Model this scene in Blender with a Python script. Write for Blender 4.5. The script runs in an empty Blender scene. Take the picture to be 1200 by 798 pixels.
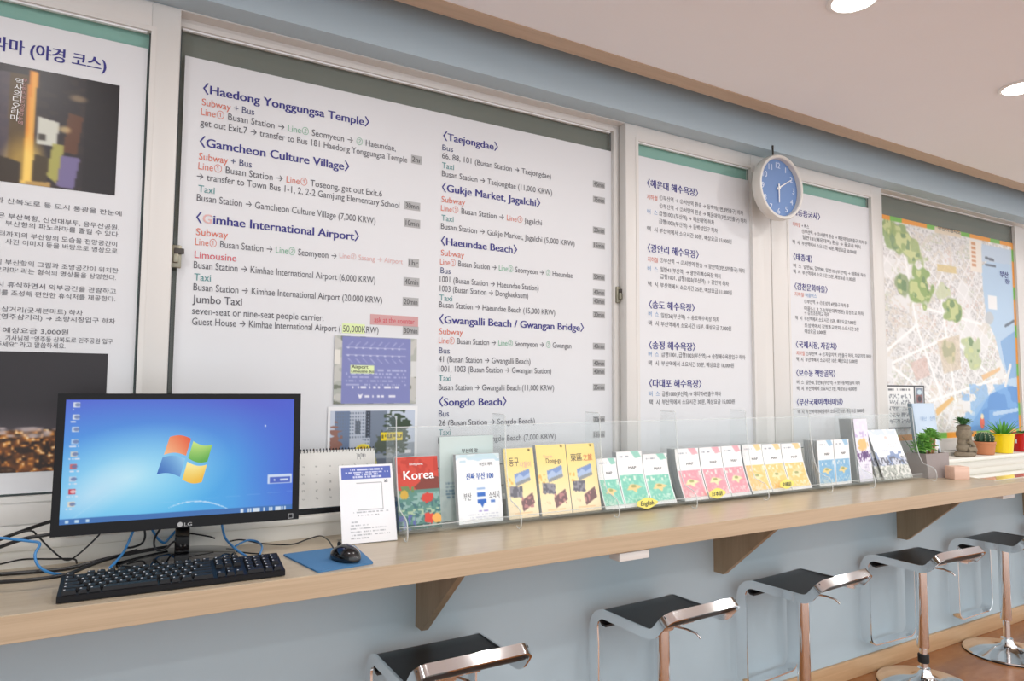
import bpy, bmesh, math, random
import numpy as np
from mathutils import Vector, Matrix

random.seed(7)
SC = bpy.context.scene
COL = SC.collection
PI = math.pi
ZC = 1.323                       # height of the eye above the floor
F, YAW, PITCH, ROLL, DIST = 795.644, 0.5246, 0.068191, 0.0059084, 2.0

# ------------------------------------------------------------------ camera
def cam_axes():
    cy, sy = math.cos(YAW), math.sin(YAW)
    fw = Vector((sy * math.cos(PITCH), cy * math.cos(PITCH), math.sin(PITCH)))
    r0 = Vector((cy, -sy, 0))
    u0 = r0.cross(fw)
    c, s = math.cos(ROLL), math.sin(ROLL)
    return r0 * c + u0 * s, u0 * c - r0 * s, fw
CR, CU, CF = cam_axes()
cam_d = bpy.data.cameras.new('camera')
cam_d.sensor_width = 36.0
cam_d.lens = 36.0 * F / 1200.0
cam_d.clip_start, cam_d.clip_end = 0.05, 60
cam = bpy.data.objects.new('camera', cam_d)
COL.objects.link(cam)
m = Matrix.Identity(4)
for i in range(3):
    m[i][0], m[i][1], m[i][2] = CR[i], CU[i], -CF[i]
m[0][3], m[1][3], m[2][3] = 0.0, -DIST, ZC
cam.matrix_world = m
SC.camera = cam

# ------------------------------------------------------------------ world, exposure, light levels
SC.view_settings.view_transform = 'Standard'
SC.view_settings.look = 'None'
SC.view_settings.gamma = 1.0
SC.view_settings.use_curve_mapping = False
SC.view_settings.exposure = 0.11
SC.cycles.use_denoising = True
SC.cycles.max_bounces = 10
SC.cycles.transparent_max_bounces = 24
SC.cycles.sample_clamp_indirect = 6.0
WORLD_STRENGTH = 1.46
LAMP_POWER = 4.4
LAMP_COLOR = (1.0, 0.985, 0.96)
wd = bpy.data.worlds.new('lobby_light')
SC.world = wd
wd.use_nodes = True
bg = wd.node_tree.nodes['Background']
bg.inputs[0].default_value = (0.93, 0.97, 1.0, 1)
bg.inputs[1].default_value = WORLD_STRENGTH
_tc = wd.node_tree.nodes.new('ShaderNodeTexCoord'); _sx = wd.node_tree.nodes.new('ShaderNodeSeparateXYZ')
_mr = wd.node_tree.nodes.new('ShaderNodeMapRange'); _rp = wd.node_tree.nodes.new('ShaderNodeValToRGB')
_mr.inputs[1].default_value, _mr.inputs[2].default_value = -0.5, 0.5
_rp.color_ramp.elements[0].position, _rp.color_ramp.elements[0].color = 0.42, (0.72, 0.73, 0.77, 1)
_rp.color_ramp.elements[1].position, _rp.color_ramp.elements[1].color = 0.56, (0.95, 0.98, 1.0, 1)
wd.node_tree.links.new(_tc.outputs['Generated'], _sx.inputs[0]); wd.node_tree.links.new(_sx.outputs[2], _mr.inputs[0])
wd.node_tree.links.new(_mr.outputs[0], _rp.inputs[0]); wd.node_tree.links.new(_rp.outputs[0], bg.inputs[0])

# ------------------------------------------------------------------ points from the photograph on real planes
def ray(px, py):
    return CR * ((px - 600) / F) - CU * ((py - 399) / F) + CF
def W(px, py, y=0.0):            # on the vertical plane at depth y
    d = ray(px, py); d = d * ((DIST + y) / d.y)
    return Vector((d.x, y, d.z + ZC))
def H(px, py, z):                # on the horizontal plane at height z
    d = ray(px, py); d = d * ((z - ZC) / d.z)
    return Vector((d.x, d.y - DIST, z))

# ------------------------------------------------------------------ materials
def lin(c):
    c = c / 255.0
    return c / 12.92 if c <= 0.04045 else ((c + 0.055) / 1.055) ** 2.4
def S(r, g, b):
    return (lin(r), lin(g), lin(b), 1.0)
def base_mat(name):
    mt = bpy.data.materials.new(name); mt.use_nodes = True
    return mt, mt.node_tree, mt.node_tree.nodes['Principled BSDF']
def mat(name, col, rough=0.5, metal=0.0, spec=0.5, coat=0.0, var=0.0, scale=20.0, bump=0.0, emit=None, es=0.0):
    mt, nt, p = base_mat(name)
    p.inputs['Base Color'].default_value = col
    p.inputs['Roughness'].default_value = rough
    p.inputs['Metallic'].default_value = metal
    p.inputs['Specular IOR Level'].default_value = spec
    p.inputs['Coat Weight'].default_value = coat
    if emit:
        p.inputs['Emission Color'].default_value = emit
        p.inputs['Emission Strength'].default_value = es
    if var or bump:
        tc = nt.nodes.new('ShaderNodeTexCoord')
        nz = nt.nodes.new('ShaderNodeTexNoise')
        nz.inputs['Scale'].default_value = scale
        nz.inputs['Detail'].default_value = 4
        nt.links.new(tc.outputs['Object'], nz.inputs['Vector'])
        if var:
            mx = nt.nodes.new('ShaderNodeMix'); mx.data_type = 'RGBA'
            mx.inputs[6].default_value = tuple(max(0, c * (1 - var)) for c in col[:3]) + (1,)
            mx.inputs[7].default_value = tuple(min(1, c * (1 + var)) for c in col[:3]) + (1,)
            nt.links.new(nz.outputs['Fac'], mx.inputs[0])
            nt.links.new(mx.outputs[2], p.inputs['Base Color'])
        if bump:
            bp = nt.nodes.new('ShaderNodeBump')
            bp.inputs['Strength'].default_value = bump
            bp.inputs['Distance'].default_value = 0.002
            nt.links.new(nz.outputs['Fac'], bp.inputs['Height'])
            nt.links.new(bp.outputs['Normal'], p.inputs['Normal'])
    return mt
def wood(name, c1, c2, rough=0.35, sx=0.6, sy=14.0, sz=14.0, coat=0.0):
    mt, nt, p = base_mat(name)
    tc = nt.nodes.new('ShaderNodeTexCoord')
    mp = nt.nodes.new('ShaderNodeMapping'); mp.inputs['Scale'].default_value = (sx, sy, sz)
    n1 = nt.nodes.new('ShaderNodeTexNoise'); n1.inputs['Scale'].default_value = 3.0
    n1.inputs['Detail'].default_value = 6; n1.inputs['Roughness'].default_value = 0.65
    n1.inputs['Distortion'].default_value = 0.6
    cr = nt.nodes.new('ShaderNodeValToRGB')
    cr.color_ramp.elements[0].position = 0.3; cr.color_ramp.elements[0].color = c1
    cr.color_ramp.elements[1].position = 0.7; cr.color_ramp.elements[1].color = c2
    nt.links.new(tc.outputs['Object'], mp.inputs['Vector'])
    nt.links.new(mp.outputs[0], n1.inputs['Vector'])
    nt.links.new(n1.outputs['Fac'], cr.inputs[0])
    nt.links.new(cr.outputs[0], p.inputs['Base Color'])
    p.inputs['Roughness'].default_value = rough
    p.inputs['Coat Weight'].default_value = coat
    return mt
def clear(name, tint=(1, 1, 1, 1), ior=1.45, gain=1.0, rough=0.02, haze=0.0, hcol=(0.9, 0.95, 0.95, 1)):
    mt = bpy.data.materials.new(name); mt.use_nodes = True
    nt = mt.node_tree; nt.nodes.clear()
    out = nt.nodes.new('ShaderNodeOutputMaterial')
    tr = nt.nodes.new('ShaderNodeBsdfTransparent'); tr.inputs[0].default_value = tint
    gl = nt.nodes.new('ShaderNodeBsdfGlossy'); gl.inputs['Roughness'].default_value = rough
    lw = nt.nodes.new('ShaderNodeLayerWeight'); lw.inputs[0].default_value = 0.5
    pw = nt.nodes.new('ShaderNodeMath'); pw.operation = 'POWER'; pw.inputs[1].default_value = 5.0
    fr = nt.nodes.new('ShaderNodeMath'); fr.operation = 'MULTIPLY_ADD'
    fr.inputs[1].default_value = 0.55; fr.inputs[2].default_value = ((ior - 1) / (ior + 1)) ** 2
    nt.links.new(lw.outputs['Facing'], pw.inputs[0]); nt.links.new(pw.outputs[0], fr.inputs[0])
    ml = nt.nodes.new('ShaderNodeMath'); ml.operation = 'MULTIPLY'; ml.inputs[1].default_value = gain
    mx = nt.nodes.new('ShaderNodeMixShader')
    nt.links.new(fr.outputs[0], ml.inputs[0]); nt.links.new(ml.outputs[0], mx.inputs[0])
    if haze:
        df = nt.nodes.new('ShaderNodeBsdfDiffuse'); df.inputs[0].default_value = hcol
        m2 = nt.nodes.new('ShaderNodeMixShader'); m2.inputs[0].default_value = haze
        nt.links.new(tr.outputs[0], m2.inputs[1]); nt.links.new(df.outputs[0], m2.inputs[2])
        nt.links.new(m2.outputs[0], mx.inputs[1])
    else:
        nt.links.new(tr.outputs[0], mx.inputs[1])
    nt.links.new(gl.outputs[0], mx.inputs[2]); nt.links.new(mx.outputs[0], out.inputs[0])
    return mt
def attr_mat(name, rough=0.4, emit=0.0, spec=0.4):
    mt, nt, p = base_mat(name)
    at = nt.nodes.new('ShaderNodeVertexColor'); at.layer_name = 'Col'
    if emit:
        p.inputs['Base Color'].default_value = (0.01, 0.01, 0.01, 1)
        nt.links.new(at.outputs[0], p.inputs['Emission Color'])
        p.inputs['Emission Strength'].default_value = emit
    else:
        nt.links.new(at.outputs[0], p.inputs['Base Color'])
    p.inputs['Roughness'].default_value = rough
    p.inputs['Specular IOR Level'].default_value = spec
    return mt

MT = {}
MT['wall'] = mat('wall_blue_paint', S(186, 205, 215), 0.55, var=0.03, scale=6)
MT['ceiling'] = mat('ceiling_paint', S(242, 241, 242), 0.8, var=0.015, scale=5)
MT['frame'] = mat('cream_window_frame', S(221, 219, 215), 0.35, spec=0.5)
MT['frame_dark'] = mat('dark_hook', S(70, 66, 62), 0.6)  # dark finish of the latch and clock hooks
MT['sill'] = mat('cream_sill', S(232, 229, 221), 0.35, var=0.02)
MT['glint'] = mat('bright_reflection_white', S(246, 249, 252), 0.15)  # near-white colour imitating a bright reflection
MT['gasket'] = mat('grey_gasket', S(70, 78, 80), 0.5)
MT['teal'] = mat('teal_backing', S(142, 184, 175), 0.6, var=0.03)
MT['dim'] = mat('dim_backing', S(122, 123, 117), 0.6, var=0.06, scale=4)
MT['counter'] = wood('counter_oak', S(178, 161, 137), S(194, 180, 157), 0.28)
MT['counter_edge'] = wood('counter_edge_oak', S(184, 161, 132), S(202, 180, 151), 0.4, sz=30)
MT['bracket'] = wood('bracket_brown', S(156, 134, 106), S(178, 155, 126), 0.55, sx=10, sy=10, sz=0.8)
MT['skirting'] = wood('skirting_oak', S(190, 152, 112), S(208, 172, 132), 0.45)
MT['edge_trim'] = wood('ceiling_edge_wood', S(186, 160, 134), S(200, 174, 148), 0.5)
MT['floor'] = wood('brown_floor', S(138, 84, 44), S(174, 116, 68), 0.22, sx=1.2, sy=4, sz=4)
MT['chrome'] = mat('chrome', (0.86, 0.87, 0.88, 1), 0.09, 1.0)
MT['chrome_dull'] = mat('brushed_steel', (0.72, 0.73, 0.74, 1), 0.22, 1.0)
MT['leather'] = mat('black_leatherette', S(32, 32, 34), 0.38, bump=0.2, scale=300)
MT['rubber'] = mat('black_rubber', S(18, 18, 19), 0.6)
MT['black'] = mat('black_plastic', S(20, 20, 23), 0.38, spec=0.22)
MT['black_gloss'] = mat('glossy_black_plastic', S(14, 14, 16), 0.08, coat=0.5)
MT['key'] = mat('keycap_black', S(26, 26, 29), 0.45, spec=0.3)
MT['keylegend'] = mat('keycap_legend', S(190, 190, 192), 0.5)
MT['pad'] = mat('blue_mouse_cloth', S(70, 122, 168), 0.75, var=0.06, scale=400)
MT['white_pl'] = mat('white_plastic', S(236, 234, 230), 0.35)
MT['paper'] = mat('white_paper', S(238, 239, 240), 0.6)
MT['poster'] = mat('poster_paper', S(222, 224, 227), 0.45, var=0.01, scale=3)
MT['page'] = mat('grey_page_edge', S(196, 200, 202), 0.7, var=0.08, scale=120)
MT['navy'] = mat('navy_ink', S(52, 50, 132), 0.6)
MT['ink'] = mat('black_ink', S(84, 84, 92), 0.6)
MT['red'] = mat('red_ink', S(214, 118, 98), 0.6)
MT['pinkred'] = mat('crimson_ink', S(208, 96, 108), 0.6)
MT['pale_pink'] = mat('faded_pink_ink', S(222, 178, 176), 0.6)
MT['green'] = mat('green_ink', S(120, 180, 148), 0.6)
MT['teal_ink'] = mat('teal_ink', S(84, 146, 148), 0.6)
MT['blue_ink'] = mat('blue_ink', S(120, 160, 205), 0.6)
MT['bus'] = mat('slate_ink', S(70, 78, 120), 0.6)
MT['tag_grey'] = mat('grey_tag', S(176, 177, 178), 0.6)
MT['tag_ink'] = mat('tag_ink', S(82, 82, 84), 0.6)
MT['tag_pink'] = mat('pink_tag', S(206, 160, 160), 0.6)
MT['tag_green'] = mat('pale_green_tag', S(222, 238, 178), 0.6)
MT['print'] = attr_mat('colour_print', 0.35)
MT['print_matt'] = attr_mat('matt_colour_print', 0.6)
MT['screen'] = attr_mat('lit_screen', 0.25, emit=0.86)
MT['glass'] = clear('window_glass', (0.97, 0.99, 0.98, 1), 1.45, 0.55)
MT['acrylic'] = clear('clear_acrylic', (0.975, 0.985, 0.985, 1), 1.46, 1.0, 0.03, 0.035)
MT['acrylic_edge'] = clear('acrylic_edge', (0.9, 0.94, 0.94, 1), 1.5, 1.5, 0.08, 0.46, (0.97, 0.98, 0.98, 1))
MT['lamp'] = mat('lamp_lens', (1, 1, 1, 1), 0.4, emit=(1.0, 0.98, 0.95, 1), es=9.0)
MT['wire_black'] = mat('black_cable', S(20, 20, 22), 0.4)
MT['wire_blue'] = mat('blue_cable', S(52, 128, 190), 0.4)
MT['terracotta'] = mat('terracotta', S(196, 128, 88), 0.7, var=0.08, scale=40)
MT['yellow'] = mat('yellow_glaze', S(246, 214, 20), 0.25)
MT['redpot'] = mat('red_glaze', S(196, 24, 24), 0.25)
MT['concrete'] = mat('grey_concrete', S(158, 148, 146), 0.8, var=0.06, scale=60, bump=0.2)
MT['leaf'] = mat('succulent_green', S(112, 166, 76), 0.45, var=0.2, scale=60)
MT['leaf_dark'] = mat('dark_leaf', S(66, 112, 60), 0.5, var=0.2, scale=60)
MT['leaf_bright'] = mat('bright_leaf', S(96, 168, 60), 0.4, var=0.15, scale=50)
MT['cactus'] = mat('cactus_green', S(36, 74, 50), 0.6, var=0.15, scale=60)
MT['spine'] = mat('pale_spine', S(206, 206, 160), 0.7)
MT['stalk'] = mat('brown_stalk', S(186, 140, 92), 0.7, var=0.15, scale=80)
MT['stone'] = mat('weathered_stone', S(134, 122, 104), 0.9, var=0.3, scale=90, bump=0.6)
MT['soil'] = mat('dark_soil', S(74, 60, 46), 0.95, var=0.3, scale=200)
MT['pinkwood'] = wood('pink_wood', S(222, 184, 164), S(234, 200, 182), 0.6)
MT['clock_rim'] = mat('clock_rim', S(220, 218, 212), 0.35)
MT['clock_face'] = mat('clock_blue_face', S(104, 138, 190), 0.45)
MT['clock_num'] = mat('clock_numeral', S(206, 218, 238), 0.5)
MT['clock_hand'] = mat('clock_hand', S(240, 240, 240), 0.4)
MT['sticker'] = mat('yellow_sticker', S(252, 240, 130), 0.6)
MT['sheet'] = mat('glossy_white_sheet', S(232, 230, 214), 0.06, coat=1.0)
MT['header_blue'] = mat('header_blue', S(82, 100, 182), 0.5)
MT['booklet'] = mat('pale_green_cover', S(206, 222, 218), 0.5)
MT['spine_blue'] = mat('blue_spine', S(36, 104, 158), 0.5)
MT['white'] = mat('white_ink', S(250, 250, 250), 0.5)
MT['cover_blue'] = mat('cover_blue', S(48, 96, 180), 0.5)
MT['paleblue'] = mat('pale_blue_cover', S(196, 214, 232), 0.45)
MT['greyspine'] = mat('grey_blue_spine', S(120, 138, 150), 0.6)
MT['brass'] = mat('latch_metal', S(150, 146, 130), 0.35, 0.8)

# ------------------------------------------------------------------ mesh helpers
class MB:
    def __init__(s): s.v, s.f, s.m, s.sm = [], [], [], []
    def add(s, vs, fs, mi=0, smooth=False):
        n = len(s.v)
        s.v += [tuple(v) for v in vs]
        for f in fs:
            s.f.append([i + n for i in f]); s.m.append(mi); s.sm.append(smooth)
        return s
    def box(s, x0, x1, y0, y1, z0, z1, mi=0):
        vs = [(x, y, z) for z in (z0, z1) for y in (y0, y1) for x in (x0, x1)]
        return s.add(vs, [(0, 2, 3, 1), (4, 5, 7, 6), (0, 1, 5, 4), (2, 6, 7, 3), (0, 4, 6, 2), (1, 3, 7, 5)], mi)
    def bbox(s, x0, x1, y0, y1, z0, z1, b=0.003, seg=2, mi=0, smooth=True):   # bevelled box
        bm = bmesh.new()
        bmesh.ops.create_cube(bm, size=1)
        for v in bm.verts:
            v.co = Vector(((x0 + x1) / 2 + v.co.x * (x1 - x0), (y0 + y1) / 2 + v.co.y * (y1 - y0), (z0 + z1) / 2 + v.co.z * (z1 - z0)))
        bmesh.ops.bevel(bm, geom=bm.edges[:], offset=b, segments=seg, affect='EDGES', profile=0.5)
        return s.bm(bm, mi, smooth)
    def bm(s, bm, mi=0, smooth=False, mx=None):
        bm.verts.index_update()
        vs = [(mx @ v.co if mx else v.co) for v in bm.verts]
        s.add(vs, [[v.index for v in f.verts] for f in bm.faces], mi, smooth)
        bm.free(); return s
    def prism(s, poly, a, b, axis='x', mi=0, smooth=False):   # polygon of 2D points extruded along axis
        def P(p, t):
            return {'x': (t, p[0], p[1]), 'y': (p[0], t, p[1]), 'z': (p[0], p[1], t)}[axis]
        n = len(poly)
        vs = [P(p, a) for p in poly] + [P(p, b) for p in poly]
        s.add(vs, [list(range(n))[::-1], list(range(n, 2 * n))], mi)
        k = len(s.v) - 2 * n
        for i in range(n):
            j = (i + 1) % n
            s.f.append([k + i, k + j, k + n + j, k + n + i]); s.m.append(mi); s.sm.append(smooth)
        return s
    def tube(s, pts, r, n=8, mi=0, caps=True):
        pts = [Vector(p) for p in pts]
        rs = r if isinstance(r, (list, tuple)) else [r] * len(pts)
        rings, up = [], Vector((0.13, 0.27, 0.95)).normalized()
        for i, p in enumerate(pts):
            t = (pts[min(i + 1, len(pts) - 1)] - pts[max(i - 1, 0)]).normalized()
            a = up - t * up.dot(t)
            if a.length < 1e-4: a = t.cross(Vector((1, 0, 0)))
            a.normalize(); b = t.cross(a).normalized()
            rings.append([p + a * rs[i] * math.cos(2 * PI * k / n) + b * rs[i] * math.sin(2 * PI * k / n) for k in range(n)])
            up = a
        vs = [v for rg in rings for v in rg]
        fs = []
        for i in range(len(rings) - 1):
            for k in range(n):
                q = (k + 1) % n
                fs.append((i * n + k, i * n + q, (i + 1) * n + q, (i + 1) * n + k))
        if caps:
            fs += [list(range(n))[::-1], [(len(rings) - 1) * n + k for k in range(n)]]
        return s.add(vs, fs, mi, True)
    def lathe(s, prof, c=(0, 0, 0), n=32, mi=0, axis='z', smooth=True, capb=True, capt=True):
        vs, fs = [], []
        for r, h in prof:
            for k in range(n):
                a = 2 * PI * k / n
                p = (r * math.cos(a), r * math.sin(a), h)
                if axis == 'y': p = (p[0], h, p[1])
                vs.append((p[0] + c[0], p[1] + c[1], p[2] + c[2]))
        for i in range(len(prof) - 1):
            for k in range(n):
                q = (k + 1) % n
                fs.append((i * n + k, i * n + q, (i + 1) * n + q, (i + 1) * n + k))
        if capb: fs.append(list(range(n))[::-1])
        if capt: fs.append([(len(prof) - 1) * n + k for k in range(n)])
        return s.add(vs, fs, mi, smooth)
    def quad(s, a, b, c, d, mi=0): return s.add([a, b, c, d], [(0, 1, 2, 3)], mi)
    def ball(s, c, r, sub=2, mi=0, sc=(1, 1, 1), rot=None):
        bm = bmesh.new(); bmesh.ops.create_icosphere(bm, subdivisions=sub, radius=r)
        R = rot.to_matrix().to_4x4() if rot else Matrix.Identity(4)
        return s.bm(bm, mi, True, Matrix.Translation(Vector(c)) @ R @ Matrix.Diagonal((sc[0], sc[1], sc[2], 1)))

WPOS = {}
def fixn(me):
    bm = bmesh.new(); bm.from_mesh(me)
    bmesh.ops.recalc_face_normals(bm, faces=bm.faces[:]); bm.to_mesh(me); bm.free()
def obj(name, mb, mats, parent=None, loc=None, local=False, fix=True):
    """mb in world coordinates unless local; parent: an unrotated thing (world) or any thing (local)"""
    me = bpy.data.meshes.new(name)
    off = Vector((0, 0, 0))
    if not local:
        off = WPOS[parent.name] if parent else Vector(loc if loc else (0, 0, 0))
    vs = [tuple(Vector(v) - off) for v in mb.v] if off.length > 0 else mb.v
    me.from_pydata(vs, [], mb.f)
    for mt in (mats if isinstance(mats, (list, tuple)) else [mats]): me.materials.append(mt)
    me.polygons.foreach_set('material_index', mb.m)
    me.polygons.foreach_set('use_smooth', mb.sm)
    me.update()
    if fix: fixn(me)
    o = bpy.data.objects.new(name, me); COL.objects.link(o)
    if parent: o.parent = parent; WPOS[o.name] = WPOS[parent.name]
    else:
        o.location = loc if loc else (0, 0, 0)
        WPOS[o.name] = Vector(o.location)
    if any(mb.sm): smooth_by_angle(me)
    return o
def smooth_by_angle(me, ang=0.7):
    bm = bmesh.new(); bm.from_mesh(me)
    for e in bm.edges:
        if len(e.link_faces) == 2 and e.calc_face_angle(0) > ang: e.smooth = False
    bm.to_mesh(me); bm.free()
def tag(o, label=None, cat=None, group=None, kind=None):
    if label: o['label'] = label
    if cat: o['category'] = cat
    if group: o['group'] = group
    if kind: o['kind'] = kind
    return o
def thing(name, loc, label, cat, group=None, rz=0.0):
    o = bpy.data.objects.new(name, None); COL.objects.link(o)
    o.location = loc; o.rotation_euler = (0, 0, rz); o.empty_display_size = 0.05
    WPOS[o.name] = Vector(loc)
    return tag(o, label, cat, group)
def struct(name, mb, mats, parent=None):
    o = obj(name, mb, mats, parent)
    if not parent: o['kind'] = 'structure'
    return o
def copy_tree(o, parent=None):
    c = o.copy(); COL.objects.link(c)
    if parent: c.parent = parent
    for ch in o.children: copy_tree(ch, c)
    return c

# printed sheets: a fine grid carrying the colours of the print
def vnoise(x, y, seed=0):
    xi, yi = np.floor(x).astype(int), np.floor(y).astype(int)
    fx, fy = x - xi, y - yi
    fx, fy = fx * fx * (3 - 2 * fx), fy * fy * (3 - 2 * fy)
    def h(a, b):
        n = (a * 374761393 + b * 668265263 + seed * 974711) & 0x7fffffff
        n = ((n ^ (n >> 13)) * 1274126177) & 0x7fffffff
        return ((n ^ (n >> 16)) & 0xffff) / 65535.0
    return (h(xi, yi) * (1 - fx) + h(xi + 1, yi) * fx) * (1 - fy) + (h(xi, yi + 1) * (1 - fx) + h(xi + 1, yi + 1) * fx) * fy
def hashn(a, b, seed=0):
    a = np.floor(a).astype(int); b = np.floor(b).astype(int)
    n = (a * 374761393 + b * 668265263 + seed * 974711) & 0x7fffffff
    n = ((n ^ (n >> 13)) * 1274126177) & 0x7fffffff
    return ((n ^ (n >> 16)) & 0xffff) / 65535.0
class Paint:
    def __init__(s, u, v, base=(255, 255, 255)):
        s.u, s.v = u, v
        s.c = np.ones(u.shape + (3,)) * np.array(base, float)
    def put(s, mask, col, a=1.0):
        k = (np.clip(mask.astype(float), 0, 1) * a)[..., None]
        s.c = s.c * (1 - k) + np.array(col, float) * k
    def rect(s, u0, u1, v0, v1, col, a=1.0, rot=0.0):
        cu, cv = (u0 + u1) / 2, (v0 + v1) / 2
        x, y = s.u - cu, s.v - cv
        c, n = math.cos(rot), math.sin(rot)
        x, y = x * c + y * n, -x * n + y * c
        s.put((abs(x) < (u1 - u0) / 2) & (abs(y) < (v1 - v0) / 2), col, a)
    def blob(s, cu, cv, ru, rv, col, a=1.0, rot=0.0, soft=0.15, wob=0.0, seed=1):
        x, y = (s.u - cu), (s.v - cv)
        c, n = math.cos(rot), math.sin(rot)
        x, y = x * c + y * n, -x * n + y * c
        d = np.sqrt((x / ru) ** 2 + (y / rv) ** 2)
        if wob: d = d + wob * (vnoise(s.u * 30, s.v * 30, seed) - 0.5)
        s.put(np.clip((1 - d) / soft + 0.5, 0, 1), col, a)
    def line(s, p, q, w, col, a=1.0):
        p, q = np.array(p, float), np.array(q, float)
        d = q - p; L2 = (d ** 2).sum()
        t = np.clip(((s.u - p[0]) * d[0] + (s.v - p[1]) * d[1]) / L2, 0, 1)
        dist = np.hypot(s.u - p[0] - t * d[0], s.v - p[1] - t * d[1])
        s.put(dist < w / 2, col, a)
    def poly(s, pts, col, a=1.0):
        inside = np.zeros(s.u.shape, bool); n = len(pts)
        for i in range(n):
            (x0, y0), (x1, y1) = pts[i], pts[(i + 1) % n]
            if y0 == y1: continue
            cr = ((y0 > s.v) != (y1 > s.v)) & (s.u < (x1 - x0) * (s.v - y0) / (y1 - y0) + x0)
            inside ^= cr
        s.put(inside, col, a)
def printed(name, P, nx, ny, func, parent=None, matn='print', loc=None, local=False, soft=0):
    u, v = np.meshgrid(np.linspace(0, 1, nx + 1), np.linspace(0, 1, ny + 1))
    col = np.clip(func(u, v), 0, 255) / 255.0
    for _ in range(soft):            # printed dots run together
        q = np.pad(col, ((1, 1), (1, 1), (0, 0)), mode='edge')
        col = (q[1:-1, 1:-1] * 4 + q[:-2, 1:-1] + q[2:, 1:-1] + q[1:-1, :-2] + q[1:-1, 2:]) / 8
    col = np.where(col <= 0.04045, col / 12.92, ((col + 0.055) / 1.055) ** 2.4).reshape(-1, 3)
    pos = np.array([[tuple(P(a, b)) for a, b in zip(ru, rv)] for ru, rv in zip(u, v)], float).reshape(-1, 3)
    off = Vector((0, 0, 0))
    if not local:
        off = WPOS[parent.name] if parent else Vector(loc if loc else (0, 0, 0))
    pos = pos - np.array(off)
    idx = np.arange((nx + 1) * (ny + 1)).reshape(ny + 1, nx + 1)
    f = np.stack([idx[:-1, :-1], idx[1:, :-1], idx[1:, 1:], idx[:-1, 1:]], -1).reshape(-1, 4)
    me = bpy.data.meshes.new(name)
    me.from_pydata(pos.tolist(), [], f.tolist())
    ca = me.color_attributes.new('Col', 'FLOAT_COLOR', 'POINT')
    ca.data.foreach_set('color', np.concatenate([col, np.ones((len(col), 1))], 1).astype(np.float32).ravel())
    me.materials.append(MT[matn])
    me.polygons.foreach_set('use_smooth', [True] * len(f))
    me.update()
    o = bpy.data.objects.new(name, me); COL.objects.link(o)
    if parent: o.parent = parent; WPOS[o.name] = WPOS[parent.name]
    else:
        o.location = loc if loc else (0, 0, 0); WPOS[o.name] = Vector(o.location)
    return o
def bil(a, b, c, d):            # TL TR BR BL
    a, b, c, d = Vector(a), Vector(b), Vector(c), Vector(d)
    return lambda u, v: (a * (1 - u) + b * u) * (1 - v) + (d * (1 - u) + c * u) * v

# lettering: flat letter shapes lying on a surface
_tcache = {}
def glyphs(text, slots, bold=0.0):
    key = (text, tuple(slots), bold)
    if key in _tcache: return _tcache[key]
    cu = bpy.data.curves.new('lettering', 'FONT')
    cu.body = text; cu.size = 1.0; cu.resolution_u = 3; cu.offset = bold
    cu.fill_mode = 'FRONT' if False else 'BOTH'
    mats = sorted(set(slots), key=slots.index)
    for mname in mats: cu.materials.append(MT[mname])
    for i, sname in enumerate(slots):
        if i < len(cu.body_format): cu.body_format[i].material_index = mats.index(sname)
    o = bpy.data.objects.new('lettering', cu); COL.objects.link(o)
    dg = bpy.context.evaluated_depsgraph_get(); dg.update()
    me = bpy.data.meshes.new_from_object(o.evaluated_get(dg))
    vs = np.array([v.co[:] for v in me.vertices]) if len(me.vertices) else np.zeros((1, 3))
    fs = [list(p.vertices) for p in me.polygons]
    ms = [mats[min(p.material_index, len(mats) - 1)] for p in me.polygons]
    bpy.data.objects.remove(o); bpy.data.curves.remove(cu); bpy.data.meshes.remove(me)
    _tcache[key] = (vs, fs, ms)
    return _tcache[key]
class Letters:
    def __init__(s): s.mb, s.mats = MB(), []
    def mi(s, n):
        if n not in s.mats: s.mats.append(n)
        return s.mats.index(n)
    def put(s, segs, o, h, width=None, ex=(1, 0, 0), ez=(0, 0, 1), bold=0.0, align='l'):
        """segs: [(text, ink)]; o: baseline start; h: capital height; width: fitted length"""
        if isinstance(segs, tuple): segs = [segs]
        text = ''.join(t for t, _ in segs)
        slots = [n for t, n in segs for _ in t]
        vs, fs, ms = glyphs(text, slots)
        x0, x1 = vs[:, 0].min(), vs[:, 0].max()
        sy = h / 0.72
        sx = (width / (x1 - x0)) if width else sy
        if align == 'c': o = Vector(o) - Vector(ex) * ((x1 - x0) * sx / 2)
        o, ex, ez = Vector(o), Vector(ex), Vector(ez)
        pts = [o + ex * ((v[0] - x0) * sx) + ez * (v[1] * sy) for v in vs]
        for c in ((-.5, .0, .5) if bold else (0,)):
            n = len(s.mb.v)
            sh = ex * (c * bold * 1.4 * sy) + (ex.cross(ez) * (.00006 * (c + .5)) if bold else Vector((0, 0, 0)))
            s.mb.v += [tuple(p + sh) for p in pts]
            for f, mname in zip(fs, ms):
                s.mb.f.append([i + n for i in f]); s.mb.m.append(s.mi(mname)); s.mb.sm.append(False)
    def build(s, name, parent, local=False):
        return obj(name, s.mb, [MT[n] for n in s.mats], parent, local=local, fix=False)

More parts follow.
